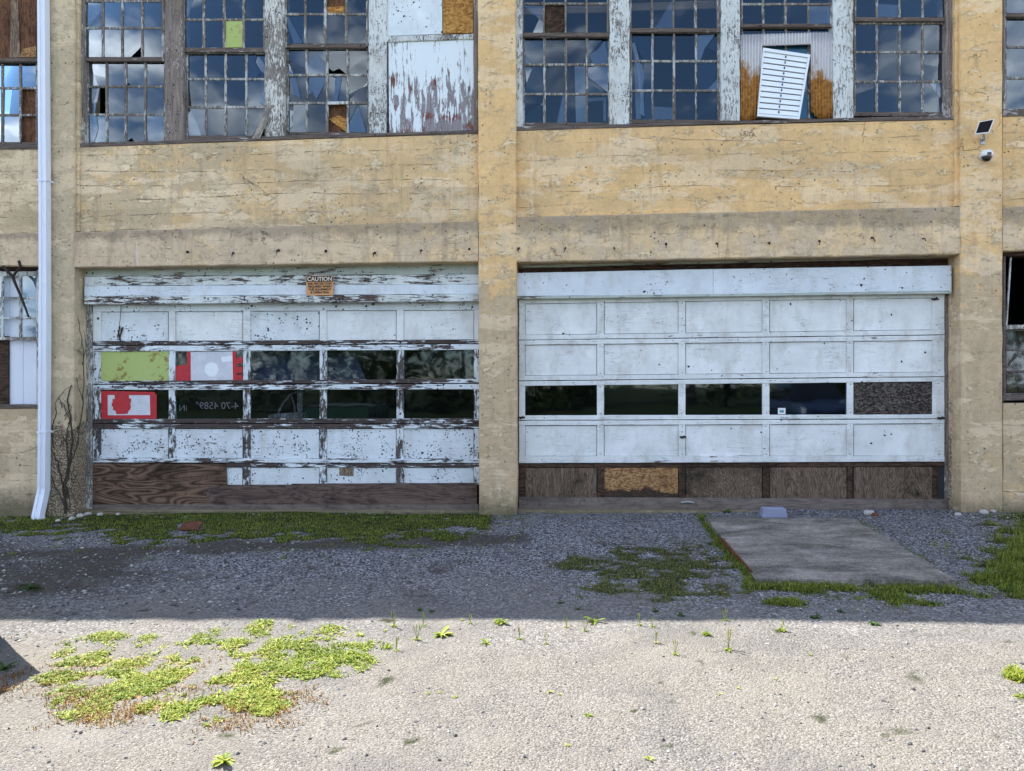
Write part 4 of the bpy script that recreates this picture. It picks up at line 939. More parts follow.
# leaning louvred shutter
qt = [W(763.4,47.6,.10), W(810.6,54.6,.10), W(799.4,119.5,.06), W(757.2,116.3,.06)]
for i in (0, 1): qt[i].y = .125
for i in (2, 3): qt[i].y = .075
lv = empty('louvred_shutter', tuple((qt[2]+qt[3])/2)); tag(lv, 'white louvred shutter leaning askew in the cut-out of the corrugated sheet', 'shutter')
nrm = (qt[1]-qt[0]).cross(qt[3]-qt[0]).normalized()
if nrm.y > 0: nrm = -nrm
def Q(u, v, d=0): return qt[0].lerp(qt[1], u).lerp(qt[3].lerp(qt[2], u), v)+nrm*d
def slabq(bm, u0, u1, v0, v1, d0, d1, tiltd=0):
    f = [Q(u0,v0,d1), Q(u1,v0,d1), Q(u1,v1,d1+tiltd), Q(u0,v1,d1+tiltd)]; k = [Q(u0,v0,d0), Q(u1,v0,d0), Q(u1,v1,d0), Q(u0,v1,d0)]
    v = [bm.verts.new(p) for p in f+k]
    for q in ((0,1,2,3),(7,6,5,4),(0,4,5,1),(1,5,6,2),(2,6,7,3),(3,7,4,0)): bm.faces.new([v[i] for i in q])
bm = BM(); slabq(bm, 0, 1, 0, .045, -.01, .022); slabq(bm, 0, 1, .965, 1, -.01, .022); slabq(bm, 0, .028, .046, .964, -.01, .020); slabq(bm, .955, 1, .046, .964, -.01, .020); local(obj('frame', bm, 'white_enamel', lv))
bm = BM(); slabq(bm, .03, .954, .047, .963, -.012, -.004); local(obj('backing', bm, 'slot_black', lv))
for k in range(11):
    v0 = .05+k*.0832; bm = BM(); slabq(bm, .03, .953, v0, v0+.071, -.003, .004, .012); local(obj('slat', bm, 'white_enamel', lv))
bm = BM()
for k in range(11):
    v0 = .085+k*.0832; u0 = .485; slabq(bm, u0, u0+.022, v0-.018, v0+.014, .009, .020)
local(obj('tilt_rod', bm, 'slot_black', lv))
# leaning splinter boards in window B
bm = BM()
sweep(bm, W(269.5,103,.085), W(252,138.5,.07), W(272.5,105.5,.085), W(256,138.8,.07), .065, .02, 6, .003, .003, .003)
sweep(bm, W(267,116,.075), W(256,138.8,.06), W(269.5,119,.075), W(259.5,138.9,.06), .05, .014, 5, .003, .003, .003)
br = obj('broken_board', bm, 'wood_stick'); tag(br, 'grey splintered board leaning on the sill between two broken upper windows', 'board')

# downspout
def spout_run(bm, ps, w=.125, dd=.085):
    rings = []
    for p in ps:
        x, y, z = p; h = w/2
        prof = [(-h,0),(-h,dd*.2),(-h*.84,dd),(-h*.30,dd),(-h*.26,dd*.86),(h*.26,dd*.86),(h*.30,dd),(h*.84,dd),(h,dd*.2),(h,0)]
        rings.append([bm.verts.new((x+a_, y-c_, z)) for a_, c_ in prof])
    for i in range(len(rings)-1):
        for k in range(10): bm.faces.new((rings[i][k], rings[i][(k+1) % 10], rings[i+1][(k+1) % 10], rings[i+1][k]))
    bm.faces.new(rings[0]); bm.faces.new(rings[-1])
ys_ = -.045
def sp(px, py, Y=ys_): 
    p = W(px, py, Y-.085); return (p.x, Y, p.z)
p0 = sp(41.2, 0); dsp = empty('downspout', tuple(G(36, 528))); tag(dsp, 'white ribbed metal downspout kicked out at its foot beside the left pillar', 'downspout')
bm = BM(); top = (sp(41,0)[0], ys_, ZT-.05); spout_run(bm, [top, sp(40.8,0), sp(42.2,200), sp(42.4,294)]); local(obj('upper_pipe', bm, 'white_metal', dsp))
bm = BM(); spout_run(bm, [sp(42.4,293), sp(42.2,380), sp(41.2,491)], .130, .088); local(obj('lower_pipe', bm, 'white_metal', dsp))
bm = BM(); spout_run(bm, [sp(41.2,489), (sp(41,494)[0], ys_-.012, sp(41,494)[2]), (sp(36.5,516,-.13)[0], -.15, sp(36.5,516,-.13)[2]), (sp(35.8,528,-.2)[0], -.17, sp(35.8,529,-.2)[2])], .134, .088); local(obj('elbow', bm, 'white_metal', dsp))
bm = BM()
for py in (432, 180):
    x, y, z = sp(41.7 if py > 300 else 42, py); box(bm, x-.069, x+.069, y-.092, y+.05, z-.012, z+.012)
local(obj('strap', bm, 'white_metal', dsp))

# solar panel, bracket and camera on the right pillar
so = empty('solar_panel', tuple(W(984, 132, -.02))); tag(so, 'small tilted black solar panel on the right pillar above the camera', 'solar panel')
sq_ = [W(979,121.8,-.14), W(994.5,118.8,-.14), W(989,132.6,-.22), W(974.8,134.2,-.22)]
for i, yv in enumerate((-.10,-.14,-.26,-.22)):
    px_ = ((979,121.8),(994.5,118.8),(989,132.6),(974.8,134.2))[i]; sq_[i] = W(*px_, yv)
def slab4(bm, q, n, d0, d1, ins=0.0):
    c_ = (q[0]+q[1]+q[2]+q[3])/4; q = [p.lerp(c_, ins) for p in q]
    v = [bm.verts.new(p+n*d1) for p in q]+[bm.verts.new(p+n*d0) for p in q]
    for f in ((0,1,2,3),(7,6,5,4),(0,4,5,1),(1,5,6,2),(2,6,7,3),(3,7,4,0)): bm.faces.new([v[i] for i in f])
nn = (sq_[1]-sq_[0]).cross(sq_[3]-sq_[0]).normalized()
if nn.y > 0: nn = -nn
bm = BM(); slab4(bm, sq_, nn, -.010, 0); local(obj('panel_frame', bm, 'white_plastic', so))
bm = BM(); slab4(bm, sq_, nn, .0005, .002, .12); local(obj('solar_cells', bm, 'solar_cell', so))
cc_ = sum(sq_, Vector())/4; bk = W(982.3, 141, 0)
bm = BM(); tube(bm, [(bk.x, 0, bk.z), (bk.x, -.05, bk.z), (cc_.x, cc_.y+.03, cc_.z-.03), tuple(cc_-nn*.01)], .012, 8); box(bm, bk.x-.025, bk.x+.025, -.012, .004, bk.z-.045, bk.z+.04); tube(bm, [(bk.x+.004, -.012, bk.z+.02), (bk.x+.004, -.03, bk.z+.02)], .015, 8); local(obj('bracket', bm, 'grey_metal', so))
cb = W(983.2, 156.5, 0); sc_ = empty('security_camera', tuple(cb)); tag(sc_, 'white dome security camera on the right pillar below the solar panel', 'camera')
bm = BM(); tube(bm, [(-.01, -.005, .0), (-.01, -.03, .0)], .05, 16)
n_ = 16; rg = []
for (r_, z_) in ((.03,.052), (.058,.047), (.070,.03), (.072,-.01), (.070,-.022), (.055,-.024)): rg.append([bm.verts.new((math.cos(2*math.pi*k/n_)*r_, -.075+math.sin(2*math.pi*k/n_)*r_*.8, z_)) for k in range(n_)])
for i in range(len(rg)-1):
    for k in range(n_): bm.faces.new((rg[i][k], rg[i][(k+1) % n_], rg[i+1][(k+1) % n_], rg[i+1][k]))
bm.faces.new(rg[0]); bm.faces.new(rg[-1]); obj('housing', bm, 'white_plastic', sc_, True)
bm = BM(); rg = []
for i in range(7):
    an = i/6*math.pi/2*.98; rg.append([bm.verts.new((math.cos(2*math.pi*k/n_)*.056*math.cos(an), -.075+math.sin(2*math.pi*k/n_)*.056*math.cos(an)*.9, -.025-.062*math.sin(an))) for k in range(n_)])
for i in range(6):
    for k in range(n_): bm.faces.new((rg[i][k], rg[i][(k+1) % n_], rg[i+1][(k+1) % n_], rg[i+1][k]))
bm.faces.new(rg[0]); bm.faces.new(rg[-1]); obj('dome', bm, 'black_plastic', sc_, True)
bm = BM(); box(bm, -.022, .022, -.138, -.128, -.02, .012); obj('lens_window', bm, 'black_plastic', sc_)
# bent iron bar in front of the lower left window
bm = BM(); yb = -.03
tube(bm, [W(3,266,.0), W(7,271,yb), W(12.5,276,yb), W(15,283,yb), W(22,299,yb), W(28.6,317,-.02)], [.014,.018,.022,.018,.016,.012], 7); tube(bm, [W(13,276.5,yb), W(17.5,270,yb), W(20.5,266.5,.0), W(19,261,.01)], [.016,.014,.016,.02], 7)
ib = obj('iron_bar', bm, 'iron_dark'); tag(ib, 'bent forked iron bar hanging over the lower window beside the downspout', 'iron bar')

# dry vine climbing the left pillar
bm = BM(); rv = random.Random(12)
def vine(pts, r0, r1, Y0=-.012):
    P_ = []
    for i, (x, y) in enumerate(pts): P_.append(W(x+rv.uniform(-.6,.6), y, Y0+rv.uniform(-.008, .004)))
    out = []
    for i in range(len(P_)-1):
        for k in range(4): out.append(P_[i].lerp(P_[i+1], k/4)+Vector((rv.uniform(-.010,.010), 0, rv.uniform(-.01,.01))))
    out.append(P_[-1]); tube(bm, out, [lin(r0, r1, i/(len(out)-1)) for i in range(len(out))], 5)
vine([(66,514),(65,500),(66,480),(70,463),(72,440),(71,420),(68,400),(72,385)], .020, .006); vine([(65,498),(62,480),(58,462),(53,452),(50,446)], .011, .004); vine([(66,482),(68,462),(66,440),(69,420),(64,405),(58,398)], .010, .003)
vine([(67,470),(74,455),(79,440),(81,420)], .009, .003); vine([(70,462),(76,440),(82,410),(84,380),(83,350),(79,325),(75,302)], .009, .003, .09); vine([(83,365),(87,345),(84,330)], .005, .002, .15); vine([(82,400),(78,388),(76,372)], .005, .002, .06)
vine([(64,505),(60,494),(52,480),(50,468)], .008, .003); vine([(54,448),(52,430),(56,412),(55,404),(62,392),(70,386)], .006, .002); vine([(68,445),(62,436),(60,425)], .005, .002)
for _ in range(28):
    x = rv.uniform(58, 78); y = rv.choice([rv.uniform(385, 450), rv.uniform(440, 515)]); vine([(x,y),(x+rv.uniform(-5,5),y-rv.uniform(3,10)),(x+rv.uniform(-7,7),y-rv.uniform(8,16))], .005, .0015)
vi = obj('dry_vine', bm, 'vine_bark'); tag(vi, 'dark leafless vine climbing the spalled left pillar', 'vine')

# ------------------------------------------------------------------ ground
def ell(px, py, cx, cy, rx, ry): return max(0.0, 1-((px-cx)/rx)**2-((py-cy)/ry)**2)
def nz(x, y, s, o=0): return mn.fractal(Vector((x*s+o, y*s-o, o*.37)), 1.0, 2.0, 4)
def seg_d(px, py, a, c):
    vx, vy = c[0]-a[0], c[1]-a[1]; t = max(0, min(1, ((px-a[0])*vx+(py-a[1])*vy)/(vx*vx+vy*vy)))
    return math.hypot(px-a[0]-vx*t, py-a[1]-vy*t)
def in_slab(px, py): 
    if not 519 < py < 582: return False
    return lin(705, 758, (py-520)/60) < px < lin(852, 960, (py-520)/61.5)
def dens(px, py, x, y):
    """how thickly grass grows here, shaded strip and patches; lit weeds separately"""
    n = nz(x, y, 1.7); n2 = nz(x, y, 4.5, 5)
    g = 0.0
    if px < 532 and 513 < py < 560:
        lo = 546+10*n+9*n2-(max(0, px-430)*.16)-(max(0, 60-px)*.16)-12*max(0, 1-abs(px-75)/45)
        g = max(g, min(1, (lo-py)/14+.15+.5*n2+.6*nz(x, y, 9, 2))*(1 if px < 490 else .5))
    if 178 < px < 203 and 524 < py < 531: g *= .3
    b = max(ell(px, py, 655, 574, 100, 38), ell(px, py, 690, 558, 60, 26)*.8, ell(px, py, 578, 563, 34, 9)*1.2)
    g = max(g, min(.8, b*1.15+n2*.9+nz(x, y, 10, 8)*.6-.16))
    d = seg_d(px, py, (702, 517), (752, 580)); g = max(g, 1-d/9 if d < 9 and not in_slab(px, py) else 0)
    d = seg_d(px, py, (858, 524), (940, 577)); g = max(g, (1-d/7)*.9+n2*.5 if d < 7 and not in_slab(px, py) else 0)
    if py > 579 and 742 < px < 1040: g = max(g, (.85*max(0, 1-(py-582)/30)+n2*1.0-.12+.5*ell(px, py, 905, 595, 60, 18)+.25*ell(px, py, 800, 592, 40, 14)) if not in_slab(px, py) else 0)
    if px > 925 and py > 506:
        e = (px-lin(990, 955, (py-510)/65))/44+n2*1.0+nz(x, y, 10, 6)*.5; g = max(g, min(1.2, e*(1 if py < 585 else max(0, 1-(py-585)/14))))
    g = max(g, ell(px, py, 30, 587, 26, 7)*.9, ell(px, py, 470, 604, 14, 4)*.5)
    return max(0, min(1, g))
def weeds(px, py, x, y):
    n2 = nz(x, y, 3.2, 9)
    w = max(ell(px, py, 270, 652, 125, 30), ell(px, py, 140, 668, 110, 40), ell(px, py, 90, 696, 48, 26), ell(px, py, 205, 690, 100, 34)*.9, ell(px, py, 1024, 690, 26, 24))
    if w <= .02: return 0
    return max(0, min(1, w*1.0+n2*1.2+nz(x, y, 7, 4)*1.7-.08))
def masks(x, y, z):
    px, py = proj((x, y, z))
    if not (-250 < px < 1300 and 480 < py < 900): return 0, 0, 0
    n = nz(x, y, 1.2, 3)
    g = dens(px, py, x, y); w = weeds(px, py, x, y)
    dirt = 0.0
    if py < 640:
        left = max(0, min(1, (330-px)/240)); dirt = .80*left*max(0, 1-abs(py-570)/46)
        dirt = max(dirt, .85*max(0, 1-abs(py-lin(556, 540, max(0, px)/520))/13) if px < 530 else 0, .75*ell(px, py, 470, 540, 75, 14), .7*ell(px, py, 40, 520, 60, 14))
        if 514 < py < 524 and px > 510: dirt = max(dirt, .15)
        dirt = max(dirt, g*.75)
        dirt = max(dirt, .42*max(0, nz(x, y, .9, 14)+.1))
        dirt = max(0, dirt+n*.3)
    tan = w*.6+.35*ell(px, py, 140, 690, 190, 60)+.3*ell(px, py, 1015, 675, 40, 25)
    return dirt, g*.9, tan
def axis(lo, hi, step, far, grow=1.35):
    a = [lo+i*step for i in range(int((hi-lo)/step)+1)]; s = step
    while a[-1] < far: s *= grow; a.append(a[-1]+s)
    s = step
    while a[0] > -far: s *= grow; a.insert(0, a[0]-s)
    return a
xs_ = axis(-8.2, 7.4, .045, 400); yv_ = axis(-8.0, .25, .045, 400)
def hgt(x, y):
    z = gz(x)
    if abs(x) < 12 and -14 < y < 1.2:
        z += .018*nz(x, y, .5, 1)+.007*nz(x, y, 2.3, 2)+.004*nz(x, y, 9, 4)
    elif y < -14: z += .0
    return z
vs = []; A_ = [[], [], []]
for y in yv_:
    for x in xs_:
        z = hgt(x, y); m_ = masks(x, y, gz(x)) if (abs(x) < 10 and -9 < y < .5) else (0, 0, 0)
        vs.append((x, y, z-(.012 if False else 0)))
        for k in range(3): A_[k].append(m_[k])
nx_ = len(xs_); fs = [(j*nx_+i, j*nx_+i+1, (j+1)*nx_+i+1, (j+1)*nx_+i) for j in range(len(yv_)-1) for i in range(nx_-1)]
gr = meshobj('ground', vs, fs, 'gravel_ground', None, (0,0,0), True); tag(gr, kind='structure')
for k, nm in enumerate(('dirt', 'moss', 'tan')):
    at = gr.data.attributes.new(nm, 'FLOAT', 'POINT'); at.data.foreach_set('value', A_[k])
# loose stones lying on it
rs = random.Random(5); vs = []; fs = []
OCT = [(1,0,0),(-1,0,0),(0,1,0),(0,-1,0),(0,0,1),(0,0,-1)]; OF = [(0,2,4),(2,1,4),(1,3,4),(3,0,4),(2,0,5),(1,2,5),(3,1,5),(0,3,5)]
def stone(p, r):
    k = len(vs); a = rs.uniform(0, 6.28); ca, sa = math.cos(a), math.sin(a); sx, sy, sz = r*rs.uniform(.7,1.4), r*rs.uniform(.6,1.1), r*rs.uniform(.4,.75)
    for q in OCT:
        x, y, z = q[0]*sx*rs.uniform(.8,1.2)+rs.uniform(-.25,.25)*r, q[1]*sy*rs.uniform(.8,1.2)+rs.uniform(-.25,.25)*r, q[2]*sz
        vs.append((p[0]+x*ca-y*sa, p[1]+x*sa+y*ca, p[2]+z+sz*.35))
    fs.extend([tuple(k+i for i in f) for f in OF])
cnt = 0
while cnt < 17000:
    px, py = rs.uniform(-40, 1064), 514+(rs.random()**1.0)*270
    if in_slab(px, py): continue
    p = G(px, py); 
    if p.y > -.05: continue
    d = dens(px, py, p.x, p.y)
    if rs.random() < d: continue
    p.z = hgt(p.x, p.y); r = rs.choice([.006,.008,.009,.011])*rs.uniform(.8,1.25) if p.y > -4.1+.8*nz(p.x, p.y, .7, 30) else (rs.choice([.0025,.003,.0035]) if rs.random() < .965 else rs.uniform(.006, .012))
    if px < 330 and 600 < py < 660 and rs.random() < .5: r *= 1.7
    if px < 300 and 540 < py < 600 and rs.random() < .3: r *= 1.8
    stone(p, r); cnt += 1
for _ in range(260):   # crumbled concrete along the foot of the wall
    px = rs.choice([rs.uniform(-20, 110), rs.uniform(80, 480), rs.uniform(510, 960), rs.uniform(860, 1030)]); p = G(px, rs.uniform(511, 519)); p.z = hgt(p.x, p.y); stone(p, rs.uniform(.008, .026))
gv = meshobj('loose_gravel', vs, fs, 'loose_stone'); tag(gv, 'loose grey gravel stones scattered over the yard', 'gravel', kind='stuff')
# concrete pad
sp4 = [G(705.5, 519.6, .02), G(851.5, 519.2, .02), G(959.5, 581.5, .035), G(758, 580, .035)]
pad = empty('concrete_pad', tuple(sum(sp4, Vector())/4)); pad.location.z = gz(pad.location.x); tag(pad, 'weathered concrete pad set in the gravel before the cleaner garage door', 'concrete pad')
bm = BM(); n_ = 30
rings = []
for i in range(n_+1):
    s = i/n_; a_ = sp4[0].lerp(sp4[3], s); c_ = sp4[1].lerp(sp4[2], s); row = []
    for k in range(n_+1):
        p = a_.lerp(c_, k/n_); 
        if i in (0, n_): p.y += jit(.022)
        if k in (0, n_): p.x += jit(.022)
        p.z = gz(p.x)+.045+.006*nz(p.x, p.y, 1.5, 8); row.append(bm.verts.new(p))
    rings.append(row)
for i in range(n_):
    for k in range(n_): bm.faces.new((rings[i][k], rings[i][k+1], rings[i+1][k+1], rings[i+1][k]))
bd = rings[0]+[r[-1] for r in rings[1:]]+rings[-1][::-1][1:]+[r[0] for r in rings[::-1][1:-1]]
lowr = [bm.verts.new(v.co+Vector((0,0,-.12))) for v in bd]
for i in range(len(bd)): bm.faces.new((bd[i], bd[(i+1) % len(bd)], lowr[(i+1) % len(bd)], lowr[i]))
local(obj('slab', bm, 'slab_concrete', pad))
bm = BM(); a_, c_ = G(722.5, 543), G(753, 578); a_.z = c_.z = 0
dv = (c_-a_).normalized(); nv = Vector((-dv.y, dv.x, 0))
def strip(bm, a_, c_, nv, w, h):
    r_ = []
    for i in range(9):
        p = a_.lerp(c_, i/8); z0 = gz(p.x); r_.append([bm.verts.new((p.x+nv.x*o_+jit(.003), p.y+nv.y*o_, z0+zz)) for o_, zz in ((0,-.05),(0,h+jit(.004)),(w,h),(w,-.05))])
    for i in range(8):
        for k in range(4): bm.faces.new((r_[i][k], r_[i][(k+1) % 4], r_[i+1][(k+1) % 4], r_[i+1][k]))
    bm.faces.new(r_[0]); bm.faces.new(r_[-1])
strip(bm, a_, c_, -nv if nv.x > 0 else nv, .014, .056); local(obj('steel_edge', bm, 'rust_steel_orange', pad))
# blue block, rusty plate, rubble
def block(name, px0, px1, pyb, pyt, dep, mat, label, cat):
    p = G((px0+px1)/2, pyb); e0, e1 = G(px0, pyb), G(px1, pyb); w_ = (e1.x-e0.x)/2; h_ = (pyb-pyt)/FPX*9.0
    e = tag(empty(name, (p.x, p.y, gz(p.x)+.045)), label, cat)
    bm = BM(); 
    prof = [(1,.0),(1,.25),(.93,.92),(.85,1.0)]
    rg = []
    for f_, z_ in prof: rg.append([bm.verts.new((x_*w_*f_, y_*dep/2*f_+dep/2, z_*h_)) for x_, y_ in ((-1,-1),(1,-1),(1,1),(-1,1))])
    for i in range(3):
        for k in range(4): bm.faces.new((rg[i][k], rg[i][(k+1) % 4], rg[i+1][(k+1) % 4], rg[i+1][k]))
    bm.faces.new(rg[0]); bm.faces.new(rg[-1]); obj('body', bm, mat, e)
    bm = BM(); box(bm, -w_*1.03, w_*1.03, -.006, dep*1.02, .001, h_*.2); obj('base_rim', bm, mat, e)
    return e
block('plastic_block', 762.5, 787, 521.5, 512.5, .13, 'blue_plastic', 'small pale blue block on the back edge of the concrete pad', 'block')
bm = BM(); q4 = [G(178,531.5), G(186,524.5), G(203,524), G(198,532)]
rr_ = [bm.verts.new((p.x, p.y, gz(p.x)+.035)) for p in q4]+[bm.verts.new((p.x, p.y, gz(p.x)+.022)) for p in q4]
for f in ((0,1,2,3),(7,6,5,4),(0,4,5,1),(1,5,6,2),(2,6,7,3),(3,7,4,0)): bm.faces.new([rr_[i] for i in f])
rp = obj('rusty_plate', bm, 'rust_steel'); tag(rp, 'flat rusty steel plate lying in the grass by the worn door', 'steel plate')
def rock(px, py, r, label, mat='loose_stone'):
    rr = random.Random(int(px*7)); bm = BM(); bmesh.ops.create_icosphere(bm, subdivisions=2, radius=r)
    for v in bm.verts: v.co *= 1+.28*mn.noise(v.co*(2.2/r*.5)+Vector((px, py, 0))); v.co.z *= .65
    p = G(px, py); o = obj('stone', bm, mat); o.location = (p.x, p.y, hgt(p.x, p.y)+r*.3); o.rotation_euler.z = rr.uniform(0, 6)
    return tag(o, label, 'stone')
rock(869, 514.5, .062, 'pale broken stone at the foot of the cleaner garage door')
rock(875, 515.5, .04, 'reddish brown stone beside the pale one below the garage door', 'rust_steel')
for px, py, r in ((984,513,.05), (1000,510,.06), (1012,508,.045), (993,512,.035), (1020,508,.05), (958,515,.04)):
    tag(rock(px, py, r, 'chunk of broken concrete heaped against the wall by the right pillar'), group='concrete chunks by the right pillar')
for px, py, r in ((80,517,.05), (88,515,.045), (72,519,.04), (100,515,.04), (118,514,.03), (58,521,.035)):
    tag(rock(px, py, r, 'chunk of crumbled concrete at the foot of the left pillar'), group='concrete chunks by the left pillar')
# ------------------------------------------------------------------ vegetation
rg_ = random.Random(9)
class Leaves:
    def __init__(s): s.v = []; s.f = []
    def blade(s, p, h, w, a, lean):
        k = len(s.v); dx, dy = math.cos(a), math.sin(a); ox, oy = -dy*w/2, dx*w/2; x, y, z = p
        s.v += [(x-ox,y-oy,z-.004), (x+ox,y+oy,z-.004), (x+dx*lean*.35*h+ox*.8, y+dy*lean*.35*h+oy*.8, z+h*.6), (x+dx*lean*.35*h-ox*.8, y+dy*lean*.35*h-oy*.8, z+h*.6), (x+dx*lean*h, y+dy*lean*h, z+h*max(.35, 1-.45*lean))]
        s.f += [(k,k+1,k+2,k+3), (k+3,k+2,k+4)]
    def leaf(s, p, L, w, a, el, droop=.5):
        """ovate leaf: a folded strip that rises at el and droops"""
        k = len(s.v); dx, dy = math.cos(a), math.sin(a); nxn, nyn = -dy, dx; x, y, z = p; r = 0; hh = 0
        prof = ((0,.18), (.3,.8), (.62,1), (.85,.6), (1,.06))
        for i, (t, ww) in enumerate(prof):
            e = el-droop*t; 
            if i: dt = (t-prof[i-1][0])*L; r += dt*math.cos(e); hh += dt*math.sin(e)
            for sg_ in (-1, 0, 1):
                s.v.append((x+dx*r+nxn*w/2*ww*sg_, y+dy*r+nyn*w/2*ww*sg_, z+hh+(.12*w*abs(sg_)*ww)))
        for i in range(4):
            for q in (0, 1): s.f.append((k+i*3+q, k+i*3+q+1, k+i*3+q+4, k+i*3+q+3))
    def make(s, name, mat, parent=None, loc=(0,0,0)): return meshobj(name, s.v, s.f, mat, parent, loc)
def scatter(n, box_, fn, h0, h1, name, mat, label, w0=.0035, w1=.007, leafy=0.0):
    L = Leaves(); k = 0; tries = 0
    while k < n and tries < n*40:
        tries += 1; px, py = rg_.uniform(box_[0], box_[2]), rg_.uniform(box_[1], box_[3])
        p = G(px, py)
        if p.y > -.02 and not (px < 515): continue
        if p.y > .10: continue
        d = fn(px, py, p.x, p.y)
        if rg_.random() > d*d*1.15: continue
        p.z = hgt(p.x, p.y); sc = .55+.6*d
        if rg_.random() < leafy: L.leaf(p, rg_.uniform(.016, .045)*sc, rg_.uniform(.006, .016), rg_.uniform(0, 6.28), rg_.uniform(.0, .9), rg_.uniform(.3, 1.3))
        else: L.blade(p, rg_.uniform(h0, h1)*sc, rg_.uniform(w0, w1), rg_.uniform(0, 6.28), rg_.uniform(.3, 1.3))
        k += 1
    return tag(L.make(name, mat), label, 'grass', kind='stuff')
scatter(26000, (-60,512,530,562), dens, .010, .032, 'grass', 'grass_blade', 'low dark green grass along the foot of the worn garage door', leafy=.12)
scatter(6000, (540,535,760,608), dens, .012, .035, 'grass', 'grass_blade_dry', 'thin dry grass patch in the gravel left of the concrete pad', leafy=.2)
scatter(2600, (695,512,765,584), lambda a, b_, c, d: dens(a, b_, c, d) if seg_d(a, b_, (702,517), (752,580)) < 9 else 0, .02, .06, 'grass', 'grass_blade', 'narrow grass fringe along the rusty edge of the pad', leafy=.2)
scatter(7500, (742,580,1060,612), dens, .015, .05, 'grass', 'grass_blade', 'ragged grass and weeds along the front edge of the pad', leafy=.35)
scatter(9500, (850,506,1090,582), dens, .03, .085, 'grass', 'grass_blade', 'taller green grass at the right by the wall foot', leafy=.2)
scatter(17000, (-20,620,400,765), weeds, .012, .034, 'ground_weeds', 'weed_leaf', 'bright yellow green weeds creeping over the sunlit gravel', leafy=.55)
scatter(2200, (0,635,330,760), lambda a, b_, c, d: max(0, min(1, .75*ell(a, b_, 150, 700, 190, 48)+nz(c, d, 3, 20)-.25)), .012, .035, 'dry_grass', 'dead_tuft', 'reddish dead grass among the sunlit weeds', leafy=.1)
scatter(900, (985,655,1060,725), weeds, .02, .06, 'ground_weeds', 'weed_leaf', 'sunlit weeds at the right edge of the yard', leafy=.4)
# single weeds
def rosette(kind):
    L = Leaves(); r_ = random.Random(kind*13+1); n = (24, 14, 9, 26)[kind]
    for i in range(n):
        a = i/n*6.28*2.0+r_.uniform(-.3, .3); ln = r_.uniform(.35, 1.0)*(.062, .05, .042, .058)[kind]
        L.leaf((0,0,.002), ln, ln*r_.uniform(.24, .42), a+r_.uniform(-.4, .4), r_.uniform(.1, .95), r_.uniform(.4, 1.3))
    return L
def stalks(n, h, seed):
    r_ = random.Random(seed); bm = BM()
    for i in range(n):
        a = r_.uniform(0, 6.28); hh = h*r_.uniform(.6, 1); tx = r_.uniform(.0, .03)
        tube(bm, [(0,0,0), (math.cos(a)*tx*.6, math.sin(a)*tx*.6, hh*.6), (math.cos(a)*tx, math.sin(a)*tx, hh)], [.0022,.002,.0015], 4); tube(bm, [(math.cos(a)*tx*.9, math.sin(a)*tx*.9, hh*.82), (math.cos(a)*tx*1.02, math.sin(a)*tx*1.02, hh*1.12)], [.004,.0025], 5)
    return bm
proto = {}
def weed(px, py, kind, sc, label, group=None, st=False, mat='weed_leaf'):
    p = G(px, py); e = empty('weed', (p.x, p.y, hgt(p.x, p.y))); tag(e, label, 'weed', group)
    for nm, ok in (('leaves', True), ('seed_stalk', st)):
        if not ok: continue
        key = (nm, kind, mat)
        if key in proto: o = proto[key].copy(); COL.objects.link(o)
        else:
            o = rosette(kind).make('leaves', mat) if nm == 'leaves' else obj('seed_stalk', stalks(3+kind, .11, kind+4), mat)
            proto[key] = o
        o.parent = e
    e.scale = (sc,)*3; e.rotation_euler.z = rg_.uniform(0, 6.28)
weed(441, 636, 0, 1.55, 'large bright rosette weed in the sun just below the shadow edge')
weed(486, 645, 3, .95, 'leafy weed with dark lower leaves below and right of the large rosette')
weed(501, 624, 0, 1.35, 'bushy bright weed straddling the shadow edge near the middle of the yard')
weed(594, 622, 3, 1.6, 'broad low weed on the shadow edge below the thin dry grass patch')
weed(728, 650, 1, 1.1, 'tall seeding plantain standing alone in the sunlit gravel', st=True)
weed(707, 635, 0, .9, 'short upright weed between the tall plantain and the shadow edge')
weed(675, 655, 1, .8, 'small seeding weed left of the tall plantain', st=True)
weed(782, 632, 0, .8, 'yellow green weed at the shadow edge in front of the concrete pad', st=True)
weed(225, 764, 0, 1.3, 'rosette weed lowest of all in the sunlit gravel')
weed(206, 725, 1, .9, 'lone small weed on gravel below the creeping weeds')
weed(588, 713, 1, .8, 'lone weed in the middle of the sunlit gravel')
weed(650, 757, 2, .9, 'lone weed nearest the bottom of the sunlit gravel')
weed(726, 512, 0, 1.5, 'dark green weed growing at the foot of the cleaner garage door', mat='weed_leaf_dark')
weed(30, 588, 3, 1.6, 'dark clump of weed in the shaded soil far from the wall', mat='weed_leaf_dark')
weed(4, 668, 3, 1.5, 'dark weed in the small triangular shadow', mat='weed_leaf_dark')
weed(270, 707, 1, .9, 'small weed below the right end of the creeping weeds')
for (px, py, k, s_) in ((394,628,1,.9),(417,640,1,.9),(396,650,1,.75),(365,650,2,1.0),(385,632,2,.8),(423,627,1,.8),(462,622,2,.7),(470,625,1,.6),(360,637,0,.8),(346,662,2,.7)):
    weed(px, py, k, s_, 'small seeding weed in the sun beside the creeping weeds', 'weeds beside the creeping patch', st=(k == 1))
for (px, py, k, s_) in ((520,640,1,.7),(546,644,1,.6),(567,628,1,.6),(585,631,1,.6),(640,626,1,.7),(653,628,1,.6),(725,622,1,.7),(656,644,2,.7)):
    weed(px, py, k, s_, 'tiny seeding weed close to the shadow edge in the middle of the yard', 'tiny weeds along the shadow edge', st=True)
